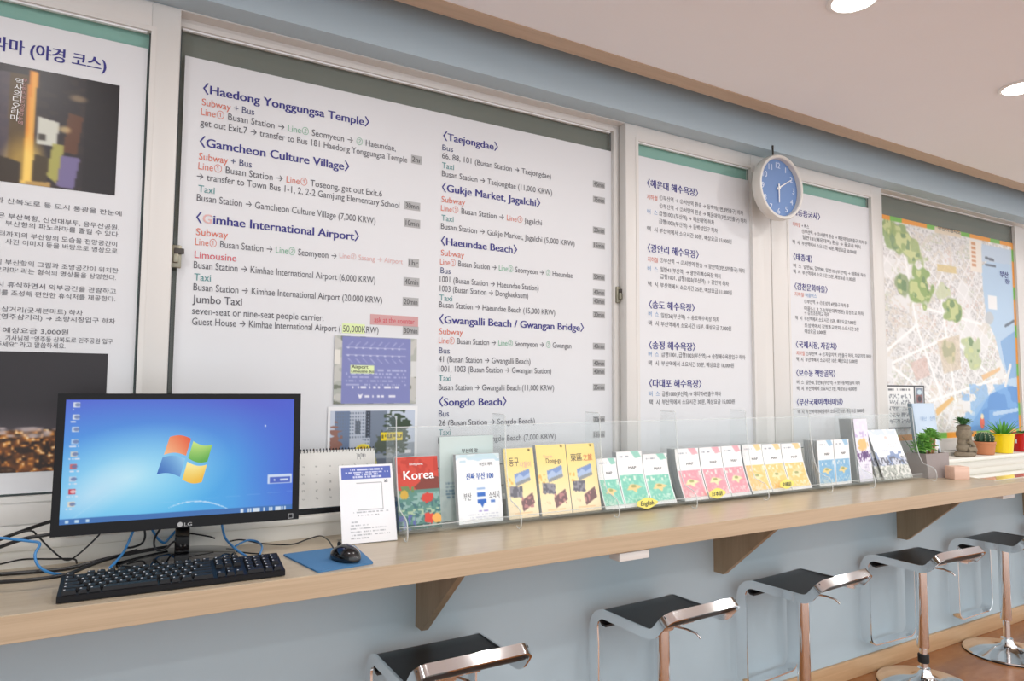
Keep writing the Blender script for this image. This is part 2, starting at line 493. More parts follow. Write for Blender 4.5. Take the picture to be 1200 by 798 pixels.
# ================================================================== the room
YW = 0.08                         # front face of the front sashes
X0, X1, YR = -3.4, 9.0, -3.6
CEIL = ZC + 1.159
SILL = ZC - 0.368
OPT = ZC + 1.066                  # top of the window opening
CT, CB, CY = ZC - 0.43, ZC - 0.483, -0.41
struct('floor', MB().box(X0, X1, YR, 0.0, -0.06, 0.0), MT['floor'])
b = MB().box(X0, X1, 0.0, 0.30, 0.0, CT - 0.0)
b.box(X0, X1, 0.0, 0.30, OPT, CEIL + 0.42)
b.box(X0, -1.6, 0.0, 0.30, CT, OPT)
b.box(6.6, X1, 0.0, 0.30, CT, OPT)
b.box(-1.6, 6.6, 0.26, 0.30, CT, OPT)
struct('wall_back', b, MT['wall'])
struct('ceiling', MB().box(X0, X1, YR, -0.19, CEIL, CEIL + 0.08), MT['ceiling'])
struct('trim_1', MB().box(X0, X1, -0.19, -0.12, CEIL - 0.003, CEIL + 0.10), MT['edge_trim'])
struct('ceiling_recess', MB().box(X0, X1, -0.9, 0.3, CEIL + 0.42, CEIL + 0.46).box(X0, X1, -0.16, -0.13, CEIL + 0.1, CEIL + 0.42).box(X1 - .02, X1, -0.13, 0, CEIL, CEIL + 0.42), MT['wall'])
struct('added_wall_left', MB().box(X0 - .1, X0, YR, 0.3, 0, CEIL + 0.46), MT['wall'])  # unseen wall, added to block world light coming from the left
sb = MB().bbox(-1.6, 6.6, -0.028, 0.26, SILL - 0.022, SILL, 0.004)
sb.box(-1.6, 6.6, -0.018, 0.26, CT, SILL - 0.022)
struct('trim_2', sb, MT['sill'])
struct('baseboard_back', MB().bbox(X0, X1, -0.014, 0.0, 0.0, 0.083, 0.003), MT['skirting'])

# head track and bottom track of the sliding windows
tb = MB().box(-1.6, 6.6, YW + 0.006, 0.24, ZC + 1.062, OPT)
tb.box(-1.6, 6.6, YW - 0.004, 0.24, SILL, ZC - 0.349)
tb.box(-1.6, 6.6, YW + 0.005, YW + 0.008, ZC - 0.349, ZC - 0.344)
tb.box(W(898, 430, YW).x + 0.0, W(907, 430, YW).x, YW + 0.004, 0.24, ZC - 0.35, OPT)
struct('trim_3', tb, MT['frame'])

GB = ZC - 0.278                   # bottom of the glass
def sash(n, xa, ga, gb, xb, ztop, zg, yf, backing, lo=True):
    """sliding sash: outer edges xa..xb, glass ga..gb, front face at yf"""
    fr = MB()
    d = 0.042
    for (p, q) in ((xa, ga), (gb, xb)):
        fr.bbox(p, q, yf, yf + d, ZC - 0.347, ztop, 0.003)
    fr.bbox(ga - 0.001, gb + 0.001, yf + 0.001, yf + d, zg, ztop, 0.003)
    fr.bbox(ga - 0.001, gb + 0.001, yf + 0.001, yf + d, ZC - 0.347, GB, 0.003)
    # stepped inner bead of the profile
    bd = 0.014
    fr.box(ga - bd, ga, yf - 0.002, yf + 0.002, GB - bd, zg + bd)
    fr.box(gb, gb + bd, yf - 0.002, yf + 0.002, GB - bd, zg + bd)
    fr.box(ga, gb, yf - 0.002, yf + 0.002, zg, zg + bd)
    fr.box(ga, gb, yf - 0.002, yf + 0.002, GB - bd, GB)
    w = struct('window_%d' % n, fr, MT['frame'])
    g = MB().box(ga, gb, yf + 0.018, yf + 0.021, GB, zg)
    obj('glass', g, MT['glass'], w)
    k = MB()
    k.box(ga, ga + 0.004, yf + 0.017, yf + 0.018, GB, zg)
    k.box(gb - 0.004, gb, yf + 0.017, yf + 0.018, GB, zg)
    k.box(ga + .004, gb - .004, yf + 0.017, yf + 0.018, GB, GB + 0.004)
    obj('gasket', k, MT['gasket'], w)
    obj('reflection_strip', MB().box(ga + 0.004, gb - 0.01, yf + 0.006, yf + 0.016, zg - 0.005, zg), MT['glint'], w)  # white strip modelled in place of the light reflected along the glass top
    obj('backing_panel', MB().box(ga - .005, gb + .005, yf + .028, yf + .034, GB - .005, zg + .005), MT[backing], w)
    return w
xs = lambda px, py, y=YW: W(px, py, y).x
YB = 0.128
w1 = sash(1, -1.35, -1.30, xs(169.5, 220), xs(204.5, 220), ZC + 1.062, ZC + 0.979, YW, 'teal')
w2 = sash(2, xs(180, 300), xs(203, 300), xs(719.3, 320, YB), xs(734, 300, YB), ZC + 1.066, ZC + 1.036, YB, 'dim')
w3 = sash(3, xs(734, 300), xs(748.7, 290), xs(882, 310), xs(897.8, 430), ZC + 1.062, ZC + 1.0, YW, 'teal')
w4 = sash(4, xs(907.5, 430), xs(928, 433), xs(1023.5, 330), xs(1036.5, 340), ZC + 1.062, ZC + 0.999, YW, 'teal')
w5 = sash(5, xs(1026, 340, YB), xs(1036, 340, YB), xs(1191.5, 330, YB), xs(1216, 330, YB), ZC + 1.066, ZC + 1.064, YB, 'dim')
# sash seams: thin dark mitre lines and corner plugs
sm = MB()
c = W(211, 10, YW)
def latch(par, px, py, y):
    p = W(px, py, y)
    l = MB().bbox(p.x - 0.014, p.x + 0.014, y - 0.012, y, p.z - 0.035, p.z + 0.03, 0.003)
    l.bbox(p.x - 0.008, p.x + 0.006, y - 0.024, y - 0.011, p.z - 0.022, p.z + 0.004, 0.003)
    o = obj('latch', l, MT['brass'], par)
    obj('latch_hook', MB().bbox(p.x - 0.006, p.x + 0.02, y - 0.02, y - 0.012, p.z + 0.004, p.z + 0.02, 0.002), MT['frame_dark'], o)
latch(w2, 206, 300, YB)
latch(w2, 724, 345, YB)
for par, px, py, y in ((w2, 728, 143, YB), (w5, 1196, 263, YB)):
    p = W(px, py, y)
    obj('corner_plug', MB().bbox(p.x - 0.012, p.x + 0.014, y - 0.008, y + 0.002, p.z - 0.018, p.z + 0.01, 0.002), MT['rubber'], par)

# ================================================================== posters behind the glass
YP1 = YW + 0.0135                # front sashes: stuck on the room side of the glass
YP2 = YB + 0.0135                # back sashes
def poster(label, xa, xb, za, zb, y, group=None):
    o = obj('poster', MB().box(xa, xb, y, y + 0.003, za, zb), MT['poster'], loc=((xa + xb) / 2, y, za))
    return tag(o, label, 'poster', group)
class Wall(Letters):
    def __init__(s, y, kz=.5): super().__init__(); s.y = y - 0.0012; s.kz = kz
    def line(s, p0, p1, segs, h, bold=0.0):
        """fit the line between two points of the photograph (p1 may be None: natural width)"""
        a = W(p0[0], p0[1], s.y)
        if p1 is not None:
            b2 = W(p1[0], p1[1], s.y); s.put(segs, (a.x, s.y, a.z * (1 - s.kz) + b2.z * s.kz), h, b2.x - a.x, bold=bold)
        else:
            s.put(segs, (a.x, s.y, a.z), h, None, bold=bold)

# ---- the large English poster
xa, xb = W(209, 270, YP2).x, W(720.5, 320, YP2).x + 0.004
p2 = poster('large white English bus and subway directions poster behind the widest window pane', xa, xb, GB + 0.004, W(450, 117.5, YP2).z, YP2)
tx = Wall(YP2)
HH, TH, SH = 0.027, 0.0215, 0.0215
def head(p0, p1, t, t2=None):
    hd = Wall(YP2); hd.line(p0, p1, [(t, 'navy')] if not t2 else t2, HH, 0.035); hd.build('heading', p2)
N, I, R_, G_, TL, BU = 'navy', 'ink', 'red', 'green', 'teal_ink', 'bus'
head((238, 111.5), (432.5, 145.5), '〈Haedong Yonggungsa Temple〉')
tx.line((236.6, 124), (298, 134), [('Subway', R_), (' + Bus', BU)], SH, .006)
tx.line((235.4, 137), (463.7, 175), [('Line①', R_), (' Busan Station → ', I), ('Line②', G_), (' Seomyeon → ', I), ('②', G_), (' Haeundae,', I)], TH)
tx.line((234.6, 149.5), (477.2, 188.5), [('get out Exit.7 → transfer to Bus 181 Haedong Yonggungsa Temple', I)], TH)
head((234, 172), (409, 199), '〈Gamcheon Culture Village〉')
tx.line((233, 187), (295, 196), [('Subway', R_), (' + Bus', BU)], SH, .006)
tx.line((232.3, 199.8), (447.8, 229), [('Line①', R_), (' Busan Station → ', I), ('Line①', R_), (' Toseong, get out Exit.6', I)], TH)
tx.line((230.5, 211), (468, 243), [('→ transfer to Town Bus 1-1, 2, 2-2 Gamjung Elementary School', I)], TH)
tx.line((232.3, 225), (251.5, 227), [('Taxi', TL)], SH, .006)
tx.line((230.5, 237), (440, 260.5), [('Busan Station → Gamcheon Culture Village (7,000 KRW)', I)], TH)
head((230, 261), (420.5, 281), '', [('〈', N), ('G', 'pale_pink'), ('imhae International Airport〉', N)])
tx.line((229.7, 275.5), (267, 279), [('Subway', R_)], SH, .006)
tx.line((228.5, 288.5), (394.5, 302), [('Line①', R_), (' Busan Station → ', I), ('Line②', G_), (' Seomyeon →', I)], TH)
tx.line((398, 302.5), (472, 309), [('Line② Sasang → Airport', 'pale_pink')], TH * .8)
tx.line((228, 302.5), (277, 306), [('Limousine', 'pinkred')], SH, .006)
tx.line((226.8, 315), (439.8, 331), [('Busan Station → Kimhae International Airport (6,000 KRW)', I)], TH)
tx.line((227.4, 328.5), (247, 329.8), [('Taxi', TL)], SH, .006)
tx.line((226.5, 341), (447.8, 354.5), [('Busan Station → Kimhae International Airport (20,000 KRW)', I)], TH)
tx.line((225.4, 355), (283.6, 357.5), [('Jumbo Taxi', I)], SH * 1.1, .006)
tx.line((225, 368.5), (379.3, 375.5), [('seven-seat or nine-seat people carrier.', I)], TH)
tx.line((225, 381), (443.5, 390), [('Guest House → Kimhae International Airport ( 50,000KRW)', I)], TH)
head((519.5, 164), (583.4, 176), '〈Taejongdae〉')
tx.line((518.4, 176), (531, 178), [('Bus', BU)], TH, .004)
tx.line((518, 186), (645.8, 209), [('66, 88, 101 (Busan Station → Taejongdae)', I)], TH)
tx.line((518, 197), (532, 199), [('Taxi', TL)], TH, .004)
tx.line((517.9, 207), (647, 228), [('Busan Station → Taejongdae (11,000 KRW)', I)], TH)
head((518, 224), (633, 242), '〈Gukje Market, Jagalchi〉')
tx.line((517.4, 237), (545, 240), [('Subway', R_)], TH, .004)
tx.line((516.8, 248), (635, 263), [('Line①', R_), (' Busan Station → ', I), ('Line①', R_), (' Jagalchi', I)], TH)
tx.line((517.4, 258.5), (531.5, 260), [('Taxi', TL)], TH, .004)
tx.line((516.8, 268.4), (673.4, 288.4), [('Busan Station → Gukje Market, Jagalchi (5,000 KRW)', I)], TH)
head((517, 286.5), (605.8, 297), '〈Haeundae Beach〉')
tx.line((516.8, 299.4), (544, 302), [('Subway', R_)], TH, .004)
tx.line((515.8, 310.5), (671, 325.2), [('Line①', R_), (' Busan Station → ', I), ('Line②', G_), (' Seomyeon → ', I), ('②', G_), (' Haeundae', I)], TH)
tx.line((516.3, 320), (528, 321), [('Bus', BU)], TH, .004)
tx.line((515.5, 331.5), (631.3, 339.4), [('1001 (Busan Station → Haeundae Station)', I)], TH)
tx.line((515.5, 341.5), (619, 349.4), [('1003 (Busan Station → Dongbaeksum)', I)], TH)
tx.line((515, 352), (530, 353), [('Taxi', TL)], TH, .004)
tx.line((514.7, 361), (650.5, 368.4), [('Busan Station → Haeundae Beach (15,000 KRW)', I)], TH)
head((515, 379.5), (684, 387), '〈Gwangalli Beach / Gwangan Bridge〉')
tx.line((514.7, 391.5), (542.5, 392.5), [('Subway', R_)], TH, .004)
tx.line((514.2, 402.6), (669.5, 407.8), [('Line①', R_), (' Busan Station → ', I), ('Line②', G_), (' Seomyeon → ', I), ('②', G_), (' Gwangan', I)], TH)
tx.line((514.5, 414), (527, 414.3), [('Bus', BU)], TH, .004)
tx.line((514.2, 424.5), (621.6, 426.3), [('41 (Busan Station → Gwangalli Beach)', I)], TH)
tx.line((514.2, 435.5), (646, 437.6), [('1001, 1003 (Busan Station → Gwangan Station)', I)], TH)
tx.line((514.2, 446.5), (528.5, 446.5), [('Taxi', TL)], TH, .004)
tx.line((514.2, 457.3), (649.2, 457.5), [('Busan Station → Gwangalli Beach (11,000 KRW)', I)], TH)
head((514.5, 475), (593.4, 475), '〈Songdo Beach〉')
tx.line((514.2, 488), (526, 488), [('Bus', BU)], TH, .004)
tx.line((514.2, 498.6), (626.8, 496.8), [('26 (Busan Station → Songdo Beach)', I)], TH)
tx.line((514.2, 510), (528, 510), [('Taxi', TL)], TH, .004)
tx.line((513.5, 520), (651, 514), [('Busan Station → Songdo Beach (7,000 KRW)', I)], TH)
def gtag(x0, x1, yc, t, m=0, dh=0.0145, ink='tag_ink'):
    a, b2 = W(x0, yc, YP2 - .0012), W(x1, yc + (x1 - x0) * .12, YP2 - .0012)
    to = obj('time_tag' if m == 0 else 'counter_note', MB().box(a.x, b2.x, YP2 - .0010, YP2 - .0002, a.z - dh, a.z + dh), MT['tag_grey' if m == 0 else 'tag_pink'], p2)
    tg = Letters()
    tg.put([(t, ink)], (a.x + (b2.x - a.x) * .08, YP2 - .0016, a.z - .009), .019, (b2.x - a.x) * .84, bold=.008)
    tg.build('lettering', to)
for y, t, xx in ((186, '2hr', 482), (240, '30min', 474), (260.5, '10min', 474), (307.5, '1hr', 478.5), (329.5, '40min', 473), (353, '20min', 472), (387, '30min', 472)):
    gtag(xx, xx + (18.5 if len(t) > 3 else 12.5), y, t)
for y, t in ((215, '45min'), (233, '25min'), (269, '20min'), (286.8, '15min'), (324, '50min'), (342, '40min'), (352.4, '40min'), (368.4, '30min'), (405.5, '40min'), (425.4, '40min'), (435, '40min'), (453.7, '25min'), (491.6, '20min'), (509.3, '15min')):
    gtag(695, 709, y, t, dh=.013)
gtag(434, 490, 374, 'ask at the counter', 1, .017, 'pinkred')
a, b2 = W(401, 384.5, YP2 - .0012), W(427.5, 386, YP2 - .0012)
obj('price_patch', MB().box(a.x, b2.x, YP2 - .0008, YP2 - .0002, a.z - .015, a.z + .016), MT['tag_green'], p2)
tx.build('text_lettering', p2)

# ---- photo prints taped on the English poster
def sheet_on_wall(name, label, cat, tl, tr, bl, y, func, nx, ny, margin=None, lift=0.004):
    A, B, C = W(*tl, y), W(*tr, y), W(*bl, y)
    x0, x1, z1, z0 = A.x, B.x, (A.z + B.z) / 2, C.z
    o = obj(name, MB().box(x0, x1, y, y + .0012, z0, z1), MT['paper'], loc=((x0 + x1) / 2, y, z0))
    tag(o, label, cat)
    ml, mr, mt_, mb_ = margin or (0, 0, 0, 0)
    yy = y - .0006
    printed('picture', bil((x0 + ml, yy, z1 - mt_), (x1 - mr, yy, z1 - mt_), (x1 - mr, yy, z0 + mb_), (x0 + ml, yy, z0 + mb_)), nx, ny, func, o, soft=1)
    return o, (x0, x1, z0, z1)
def f_board(u, v):
    p = Paint(u, v, (176, 180, 172))
    p.put(vnoise(u * 14, v * 10, 3) > .5, (196, 196, 190)); p.put(vnoise(u * 9, v * 12, 8) > .68, (120, 126, 112))
    p.put((u < .07) & (v > .2) & (v < .42), (226, 224, 216)); p.put((u > .93) & (v > .35) & (v < .6), (214, 216, 214))
    p.rect(.09, .92, 0, 1, (128, 134, 188))
    for r, y0 in enumerate((.17, .28)):
        for k in range(8):
            x = .16 + k * .088
            p.rect(x - .013, x + .013, y0 - .012, y0 + .012, (206, 210, 232))
            p.line((x, y0 + (.05 if r else -.03)), (x + .05, y0 + (.11 if r else -.09)), .011, (182, 188, 222), .7)
        p.line((.13, y0), (.86, y0), .009, (190, 196, 226), .8)
    for k in range(5):
        y0 = .50 + k * .055
        p.put((abs(v - y0) < .012) & (u > .14) & (u < .87) & (hashn(u * 70, v * 0 + k) > .35), (172, 178, 216))
    p.put((abs(v - .755) < .014) & (u > .2) & (u < .8) & (hashn(u * 60, v * 0) > .3), (226, 228, 242))
    p.put((abs(v - .885) < .016) & (u > .36) & (u < .74) & (hashn(u * 55, v * 0) > .3), (230, 232, 244))
    p.poly([(.28, .85), (.31, .87), (.34, .85), (.32, .92), (.30, .92)], (240, 240, 248))
    p.rect(.19, .47, .43, .55, (222, 238, 180))
    return p.c
pr1, q = sheet_on_wall('photo_print', 'photo print of a blue airport bus stop board stuck on the English poster', 'photo', (392.4, 393), (488.5, 397), (392, 473.5), YP2 - .004, f_board, 120, 90)
L = Letters()
L.put([('Airport', 'ink')], (q[0] + .2 * (q[1] - q[0]), YP2 - .0055, q[3] - .475 * (q[3] - q[2])), .011, .055, bold=.02)
L.put([('Limousine Bus', 'ink')], (q[0] + .2 * (q[1] - q[0]), YP2 - .0055, q[3] - .535 * (q[3] - q[2])), .009, .075, bold=.02)
L.build('sticker_lettering', pr1)
def f_street(u, v):
    p = Paint(u, v, (150, 160, 172))
    p.put(v < .5, (196, 206, 222))
    p.rect(.05, .28, 0, .75, (110, 128, 158)); p.rect(.22, .45, 0, .55, (188, 196, 210)); p.rect(.40, .48, 0, .4, (56, 62, 74))
    p.rect(.28, .34, .15, .35, (96, 104, 116)); p.rect(.46, .66, 0, .65, (120, 132, 150))
    p.put((u > .05) & (u < .48) & (v < .5) & ((u * 34) % 1 > .55) & ((v * 20) % 1 > .5) & (vnoise(u * 6, v * 6, 5) > .35), (112, 124, 142))
    p.blob(.78, .32, .14, .32, (62, 78, 58), wob=1.2, seed=4); p.blob(.62, .5, .1, .14, (86, 96, 84), wob=1.1)
    p.put(v > .72, (112, 122, 138)); p.poly([(.55, 1), (1, .72), (1, 1)], (98, 110, 134))
    p.blob(.05, .55, .07, .3, (150, 108, 96), wob=1); p.blob(.12, .75, .08, .12, (58, 66, 74), wob=1)
    p.rect(.88, .96, .6, .66, (228, 230, 234)); p.rect(.30, .46, .74, .9, (90, 120, 160))
    d = np.hypot((u - .38) / .16, (v - .92) / .40)
    p.put((abs(d - 1) < .07) & (v < .96), (240, 226, 80))
    p.rect(.59, .85, .33, .46, (246, 218, 40)); p.put((u > .6) & (u < .84) & (abs(v - .39) < .03) & (hashn(u * 60, v * 30) > .6), (120, 110, 40))
    p.blob(.37, .55, .05, .03, (224, 190, 60))
    return p.c
sheet_on_wall('photo_print', 'white edged photo print of a city street behind the spiral calendar', 'photo', (384.5, 475.5), (489.5, 477), (383, 566), YP2 - .004, f_street, 130, 110, (.008, .010, .013, .008))

# ---- Korean posters
K = 'ink'
def korean(p, y, heads, rows, hh, th, kz=.5):
    for p0, p1, t in heads:
        hd = Wall(y, kz); hd.line(p0, p1, [(t, 'navy')], hh, .035); hd.build('heading', p)
    for p0, p1, t, ink in rows:
        tx = Wall(y, kz); tx.line(p0, p1, [(t, ink)], th); tx.build('text_line', p)
xa, xb = W(748.9, 290, YP1).x, W(881.6, 310, YP1).x
p3 = poster('white Korean beach directions poster with five blue headings, left of the wall clock', xa, xb, GB + .004, W(747, 182, YP1).z, YP1)
korean(p3, YP1, [
    ((758.6, 218.5), (818, 229.5), '〈해운대 해수욕장〉'), ((759, 295), (818.8, 301.5), '〈광안리 해수욕장〉'), ((760.8, 361.5), (814, 363.8), '〈송도 해수욕장〉'),
    ((760.8, 409), (815, 409.6), '〈송정 해수욕장〉'), ((761, 453.8), (822, 453.2), '〈다대포 해수욕장〉')], [
    ((758, 233), (770.5, 235), '지하철', R_), ((772.9, 234), (871, 252), '①부산역 → ②서면역 환승 → 동백역(1번,3번출구) 하차', K),
    ((772.9, 244), (874.8, 261), '①부산역 → ②서면역 환승 → 해운대역(3번,5번출구) 하차', K),
    ((758.6, 250), (770.5, 252), '버  스', 'blue_ink'), ((772.4, 252.5), (837, 263), '급행1001(부산역) → 해운대역 하차', K), ((772.4, 262), (841, 272.5), '급행1003(부산역) → 동백섬입구 하차', K),
    ((758.6, 270), (770.5, 272), '택  시', K), ((772.9, 273), (857.4, 285), '부산역에서 소요시간 30분, 예상요금 15,000원', K),
    ((759, 306), (771, 307.5), '지하철', R_), ((773.6, 308), (872.9, 319), '①부산역 → ②서면역 환승 → 광안역(3번,5번출구) 하차', K),
    ((759, 317), (771, 318), '버  스', 'blue_ink'), ((774, 318.5), (845, 325.5), '일반41(부산역) → 광안리해수욕장 하차', K), ((774, 327.5), (854, 334), '급행1001, 급행1003(부산역) → 광안역 하차', K),
    ((759.5, 335), (771, 336), '택  시', K), ((774, 337), (857.6, 345), '부산역에서 소요시간 25분, 예상요금 11,000원', K),
    ((760, 370), (772, 370.6), '버  스', 'blue_ink'), ((774.7, 372.5), (843, 376.5), '일반26(부산역) → 송도해수욕장 하차', K),
    ((760, 381), (772, 381.5), '택  시', K), ((774.7, 382.5), (857, 387), '부산역에서 소요시간 15분, 예상요금 7,000원', K),
    ((760, 417.3), (772, 417.5), '버  스', 'blue_ink'), ((775.3, 418.6), (873.4, 420.4), '급행1001, 급행1003(부산역) → 송정해수욕장입구 하차', K),
    ((760, 427.8), (772, 428), '택  시', K), ((775.3, 428.6), (860, 430.4), '부산역에서 소요시간 35분, 예상요금 18,000원', K),
    ((761, 463.8), (773, 463.8), '버  스', 'blue_ink'), ((776, 464), (845, 463.8), '급행1000(부산역) → 대티역4번출구 하차', K),
    ((761, 473.8), (773, 473.8), '택  시', K), ((776, 473.3), (861, 473), '부산역에서 소요시간 30분, 예상요금 15,000원', K)], .027, .017)
xa, xb = W(928.2, 433, YP1).x, W(1023.3, 330, YP1).x
p4 = poster('white Korean sights directions poster with six blue headings, right of the wall clock', xa, xb, GB + .004, W(1020.3, 244.5, YP1).z, YP1)
korean(p4, YP1, [
    ((926, 250), (961, 258), '〈해동용궁사〉'), ((930, 304), (952, 307), '〈태종대〉'), ((931.4, 339), (969.6, 342.5), '〈감천문화마을〉'),
    ((933, 407.3), (980.8, 409), '〈국제시장, 자갈치〉'), ((933.5, 440.6), (979, 441), '〈보수동 책방골목〉'), ((934, 474.7), (987.8, 474), '〈부산국제여객터미널〉')], [
    ((929, 264.5), (938, 266), '지하철', R_), ((939.5, 266.3), (948, 268), '+ 버스', K), ((939.8, 272), (1016, 287.5), '①부산역 → ②서면역 환승 → 해운대역(5번출구) 하차 후', K),
    ((940.5, 280), (1009, 291.5), '일반181(해운대역) 환승 → 용궁사 하차', K), ((929, 286), (1003.6, 297), '택  시  부산역에서 소요시간 40분, 예상요금 20,000원', K),
    ((930, 313), (1014.7, 324.9), '버  스  일반66, 일반88, 일반101(부산역) → 태종대 하차', K), ((930, 320), (1002.5, 329.6), '택  시  부산역에서 소요시간 25분, 예상요금 11,000원', K),
    ((931.4, 346.5), (942, 347.5), '지하철', R_), ((944, 347.8), (957, 349), '마을버스', 'blue_ink'), ((942.7, 355.5), (995, 360), '①부산역 → ①토성역 6번출구 하차 후', K),
    ((942.7, 363.2), (1012, 369.5), '마을1-1, 2, 2-2(부산대학병원) 감정초교 하차', K), ((942.7, 368.6), (972, 370.5), '→ 감정초등학교 하차', K),
    ((932.3, 374.7), (1003, 380), '택  시  부산역에서 소요시간 15분, 예상요금 7,000원', K), ((943, 383.5), (1006.8, 387.6), '토성역에서 감정초교까지 소요시간 5분', K), ((943, 390), (968, 391.6), '예상요금 3,000원', K),
    ((933.5, 415.8), (943, 416.2), '지하철', R_), ((944.5, 416.2), (1021, 419.8), '①부산역 → ①자갈치역 1번출구 하차, 자갈치역 하차', K), ((933.5, 422.4), (1004.7, 426), '택  시  부산역에서 소요시간 10분, 예상요금 5,000원', K),
    ((934, 449.8), (1008, 450.8), '버  스  일반40, 일반81(부산역) → 보수동책방골목 하차', K), ((934, 457), (1004, 457.8), '택  시  부산역에서 소요시간 7분, 예상요금 4,000원', K),
    ((934.8, 484.7), (1013, 483), '택  시  부산여객터미널까지 소요시간 5분, 예상요금 3,000원', K)], .027, .0165)

# ---- left poster with two night photographs
xa, xb = -1.25, W(166.3, 220, YP1).x
p1 = poster('white Korean night tour poster with two dark city photographs at the left edge', xa, xb, GB + .006, W(176, 58, YP1).z, YP1)
korean(p1, YP1, [((-9, 59), (124, 83), '라마 (야경 코스)')], [
    ((-16, 238), (142.4, 253), '항과 산복도로 등 도시 풍광을 한눈에', K), ((-12, 256), (139.5, 269.3), '간은 부산북항, 신선대부두, 용두산공원,', K), ((5.9, 264), (140, 277.4), '부산항의 파노라마를 즐길 수 있다.', K),
    ((-11, 279.5), (137, 288.8), '부터까지의 부산항의 모습을 전망공간이', K), ((5.9, 286.6), (137.5, 297), '사진 이미지 등을 바탕으로 영상으로', K), ((-6, 309.7), (138.5, 319.8), '의 부산항의 그림과 조망공간이 위치한', K),
    ((-6, 320), (136, 328), '오라마’ 라는 형식의 영상물을 상영한다.', K), ((-4, 337), (136, 344), '시 휴식하면서 외부공간을 관람하고', K), ((-7, 346), (135, 353), '터를 조성해 편안한 휴식처를 제공한다.', K),
    ((1.6, 365), (96.8, 369.3), '삼거리(굿세븐마트) 하차', K), ((-2, 374), (135, 379), '(영주삼거리) → 초량시장입구 하차', K), ((-3, 389.5), (79.9, 392), ', 예상요금 3,000원', K),
    ((5.9, 400), (132, 402.6), '기사님께 “영주동 산복도로 민주공원 입구', K), ((-5, 406.5), (76.6, 408), '주세요” 라고 말씀하세요.', K)], .030, .0112, 1.0)
def wallrect(tl, tr, bl, y):
    A, B, C = W(*tl, y), W(*tr, y), W(*bl, y)
    return A.x, B.x, C.z, (A.z + B.z) / 2
yy = YP1 - .0012
zt = W(140, 100.4, yy).z; zb = W(134.5, 229, yy).z; xr = W(137.5, 165, yy).x; xl = xr - 0.62
def pxu(px, py): 
    w = W(px, py, yy); return (w.x - xl) / (xr - xl), (zt - w.z) / (zt - zb)
def f_night(u, v):
    p = Paint(u, v, (46, 40, 44))
    p.put(vnoise(u * 30, v * 20, 2) > .6, (54, 46, 46))
    p.put(u > pxu(100, 140)[0], (34, 31, 34), .8)
    P2 = lambda *q: [pxu(a, b) for a, b in q]
    p.poly(P2((-20, 80), (12, 84), (10, 200), (-20, 200)), (120, 108, 124), .45)
    p.poly(P2((35, 82), (45, 85), (36, 215), (24, 213)), (226, 140, 40))
    p.poly(P2((39, 84), (44, 86), (35, 215), (27, 214)), (236, 172, 74))
    p.blob(*pxu(28, 195), .06, .22, (250, 214, 110), .9, soft=.9)
    p.poly(P2((12, 84), (34, 88), (26, 212), (8, 200)), (120, 92, 40), .55)
    p.poly(P2((44, 136), (70, 144), (66, 172), (42, 168)), (206, 208, 196))
    p.rect(*[pxu(45, 158)[0], pxu(53, 158)[0]], pxu(48, 157)[1], pxu(48, 164)[1], (70, 66, 60))
    p.poly(P2((62, 168), (76, 170), (66, 216), (54, 205)), (168, 164, 88))
    p.poly(P2((72, 182), (94, 186), (86, 222), (66, 218)), (118, 108, 150))
    p.poly(P2((80, 132), (98, 138), (90, 182), (74, 178)), (96, 62, 44))
    p.blob(*pxu(92, 116), .03, .03, (176, 150, 110), .6, soft=.8); p.blob(*pxu(76, 152), .02, .03, (226, 200, 140), .7, soft=.8)
    p.poly(P2((-20, 176), (24, 190), (22, 230), (-20, 225)), (60, 50, 40))
    p.poly(P2((40, 180), (58, 186), (54, 212), (36, 214)), (72, 60, 40))
    p.poly(P2((30, 212), (60, 214), (58, 222), (28, 219)), (184, 150, 90))
    return p.c
printed('night_photo', bil((xl, yy, zt), (xr, yy, zt), (xr, yy, zb), (xl, yy, zb)), 200, 130, f_night, p1, soft=2)
L = Wall(YP1 - .002)
for i, ch in enumerate('역사의디오라마'):
    a = W(17.5 - i * .9, 97 + i * 7.2, L.y); L.put([(ch, 'white')], (a.x, L.y, a.z), .0125, .017)
for i, ch in enumerate('부산항의모든것을한눈에'):
    a = W(26.5 - i * .55, 95 + i * 5, L.y); L.put([(ch, 'tag_pink')], (a.x, L.y, a.z), .0075, .010)
L.build('photo_lettering', p1)
zt = W(126, 414.6, yy).z; zb = W(0, 554.5, yy).z; xr = W(126, 430, yy).x; xl = xr - 0.62
def f_city(u, v):
    p = Paint(u, v, (42, 38, 42))
    p.put(np.clip((v - .45) / .2, 0, 1), (66, 60, 66))
    city = v > .64 + .03 * vnoise(u * 12, u * 0, 3)
    n = vnoise(u * 105, v * 46, 4); n2 = vnoise(u * 40, v * 22, 9)
    p.put(city, (44, 28, 18))
    p.put(city * np.clip(n2 * 2 - .7, 0, 1), (120, 70, 28)); p.put(city * np.clip((n - .45) * 4, 0, 1), (170, 100, 40), .8)
    p.put(city * np.clip((n - .68) * 6, 0, 1), (232, 158, 70)); p.put(city * np.clip((n - .84) * 9, 0, 1), (252, 236, 196))
    band = (v > .63) & (v < .72)
    p.put(band * np.clip(vnoise(u * 40, v * 40, 6) * 2.2 - .7, 0, 1), (206, 192, 192), .85)
    p.put((v > .72) & (vnoise(u * 9, v * 9, 12) > .66), (44, 28, 18), .75)
    return p.c
printed('city_photo', bil((xl, yy, zt), (xr, yy, zt), (xr, yy, zb), (xl, yy, zb)), 260, 130, f_city, p1, soft=1)

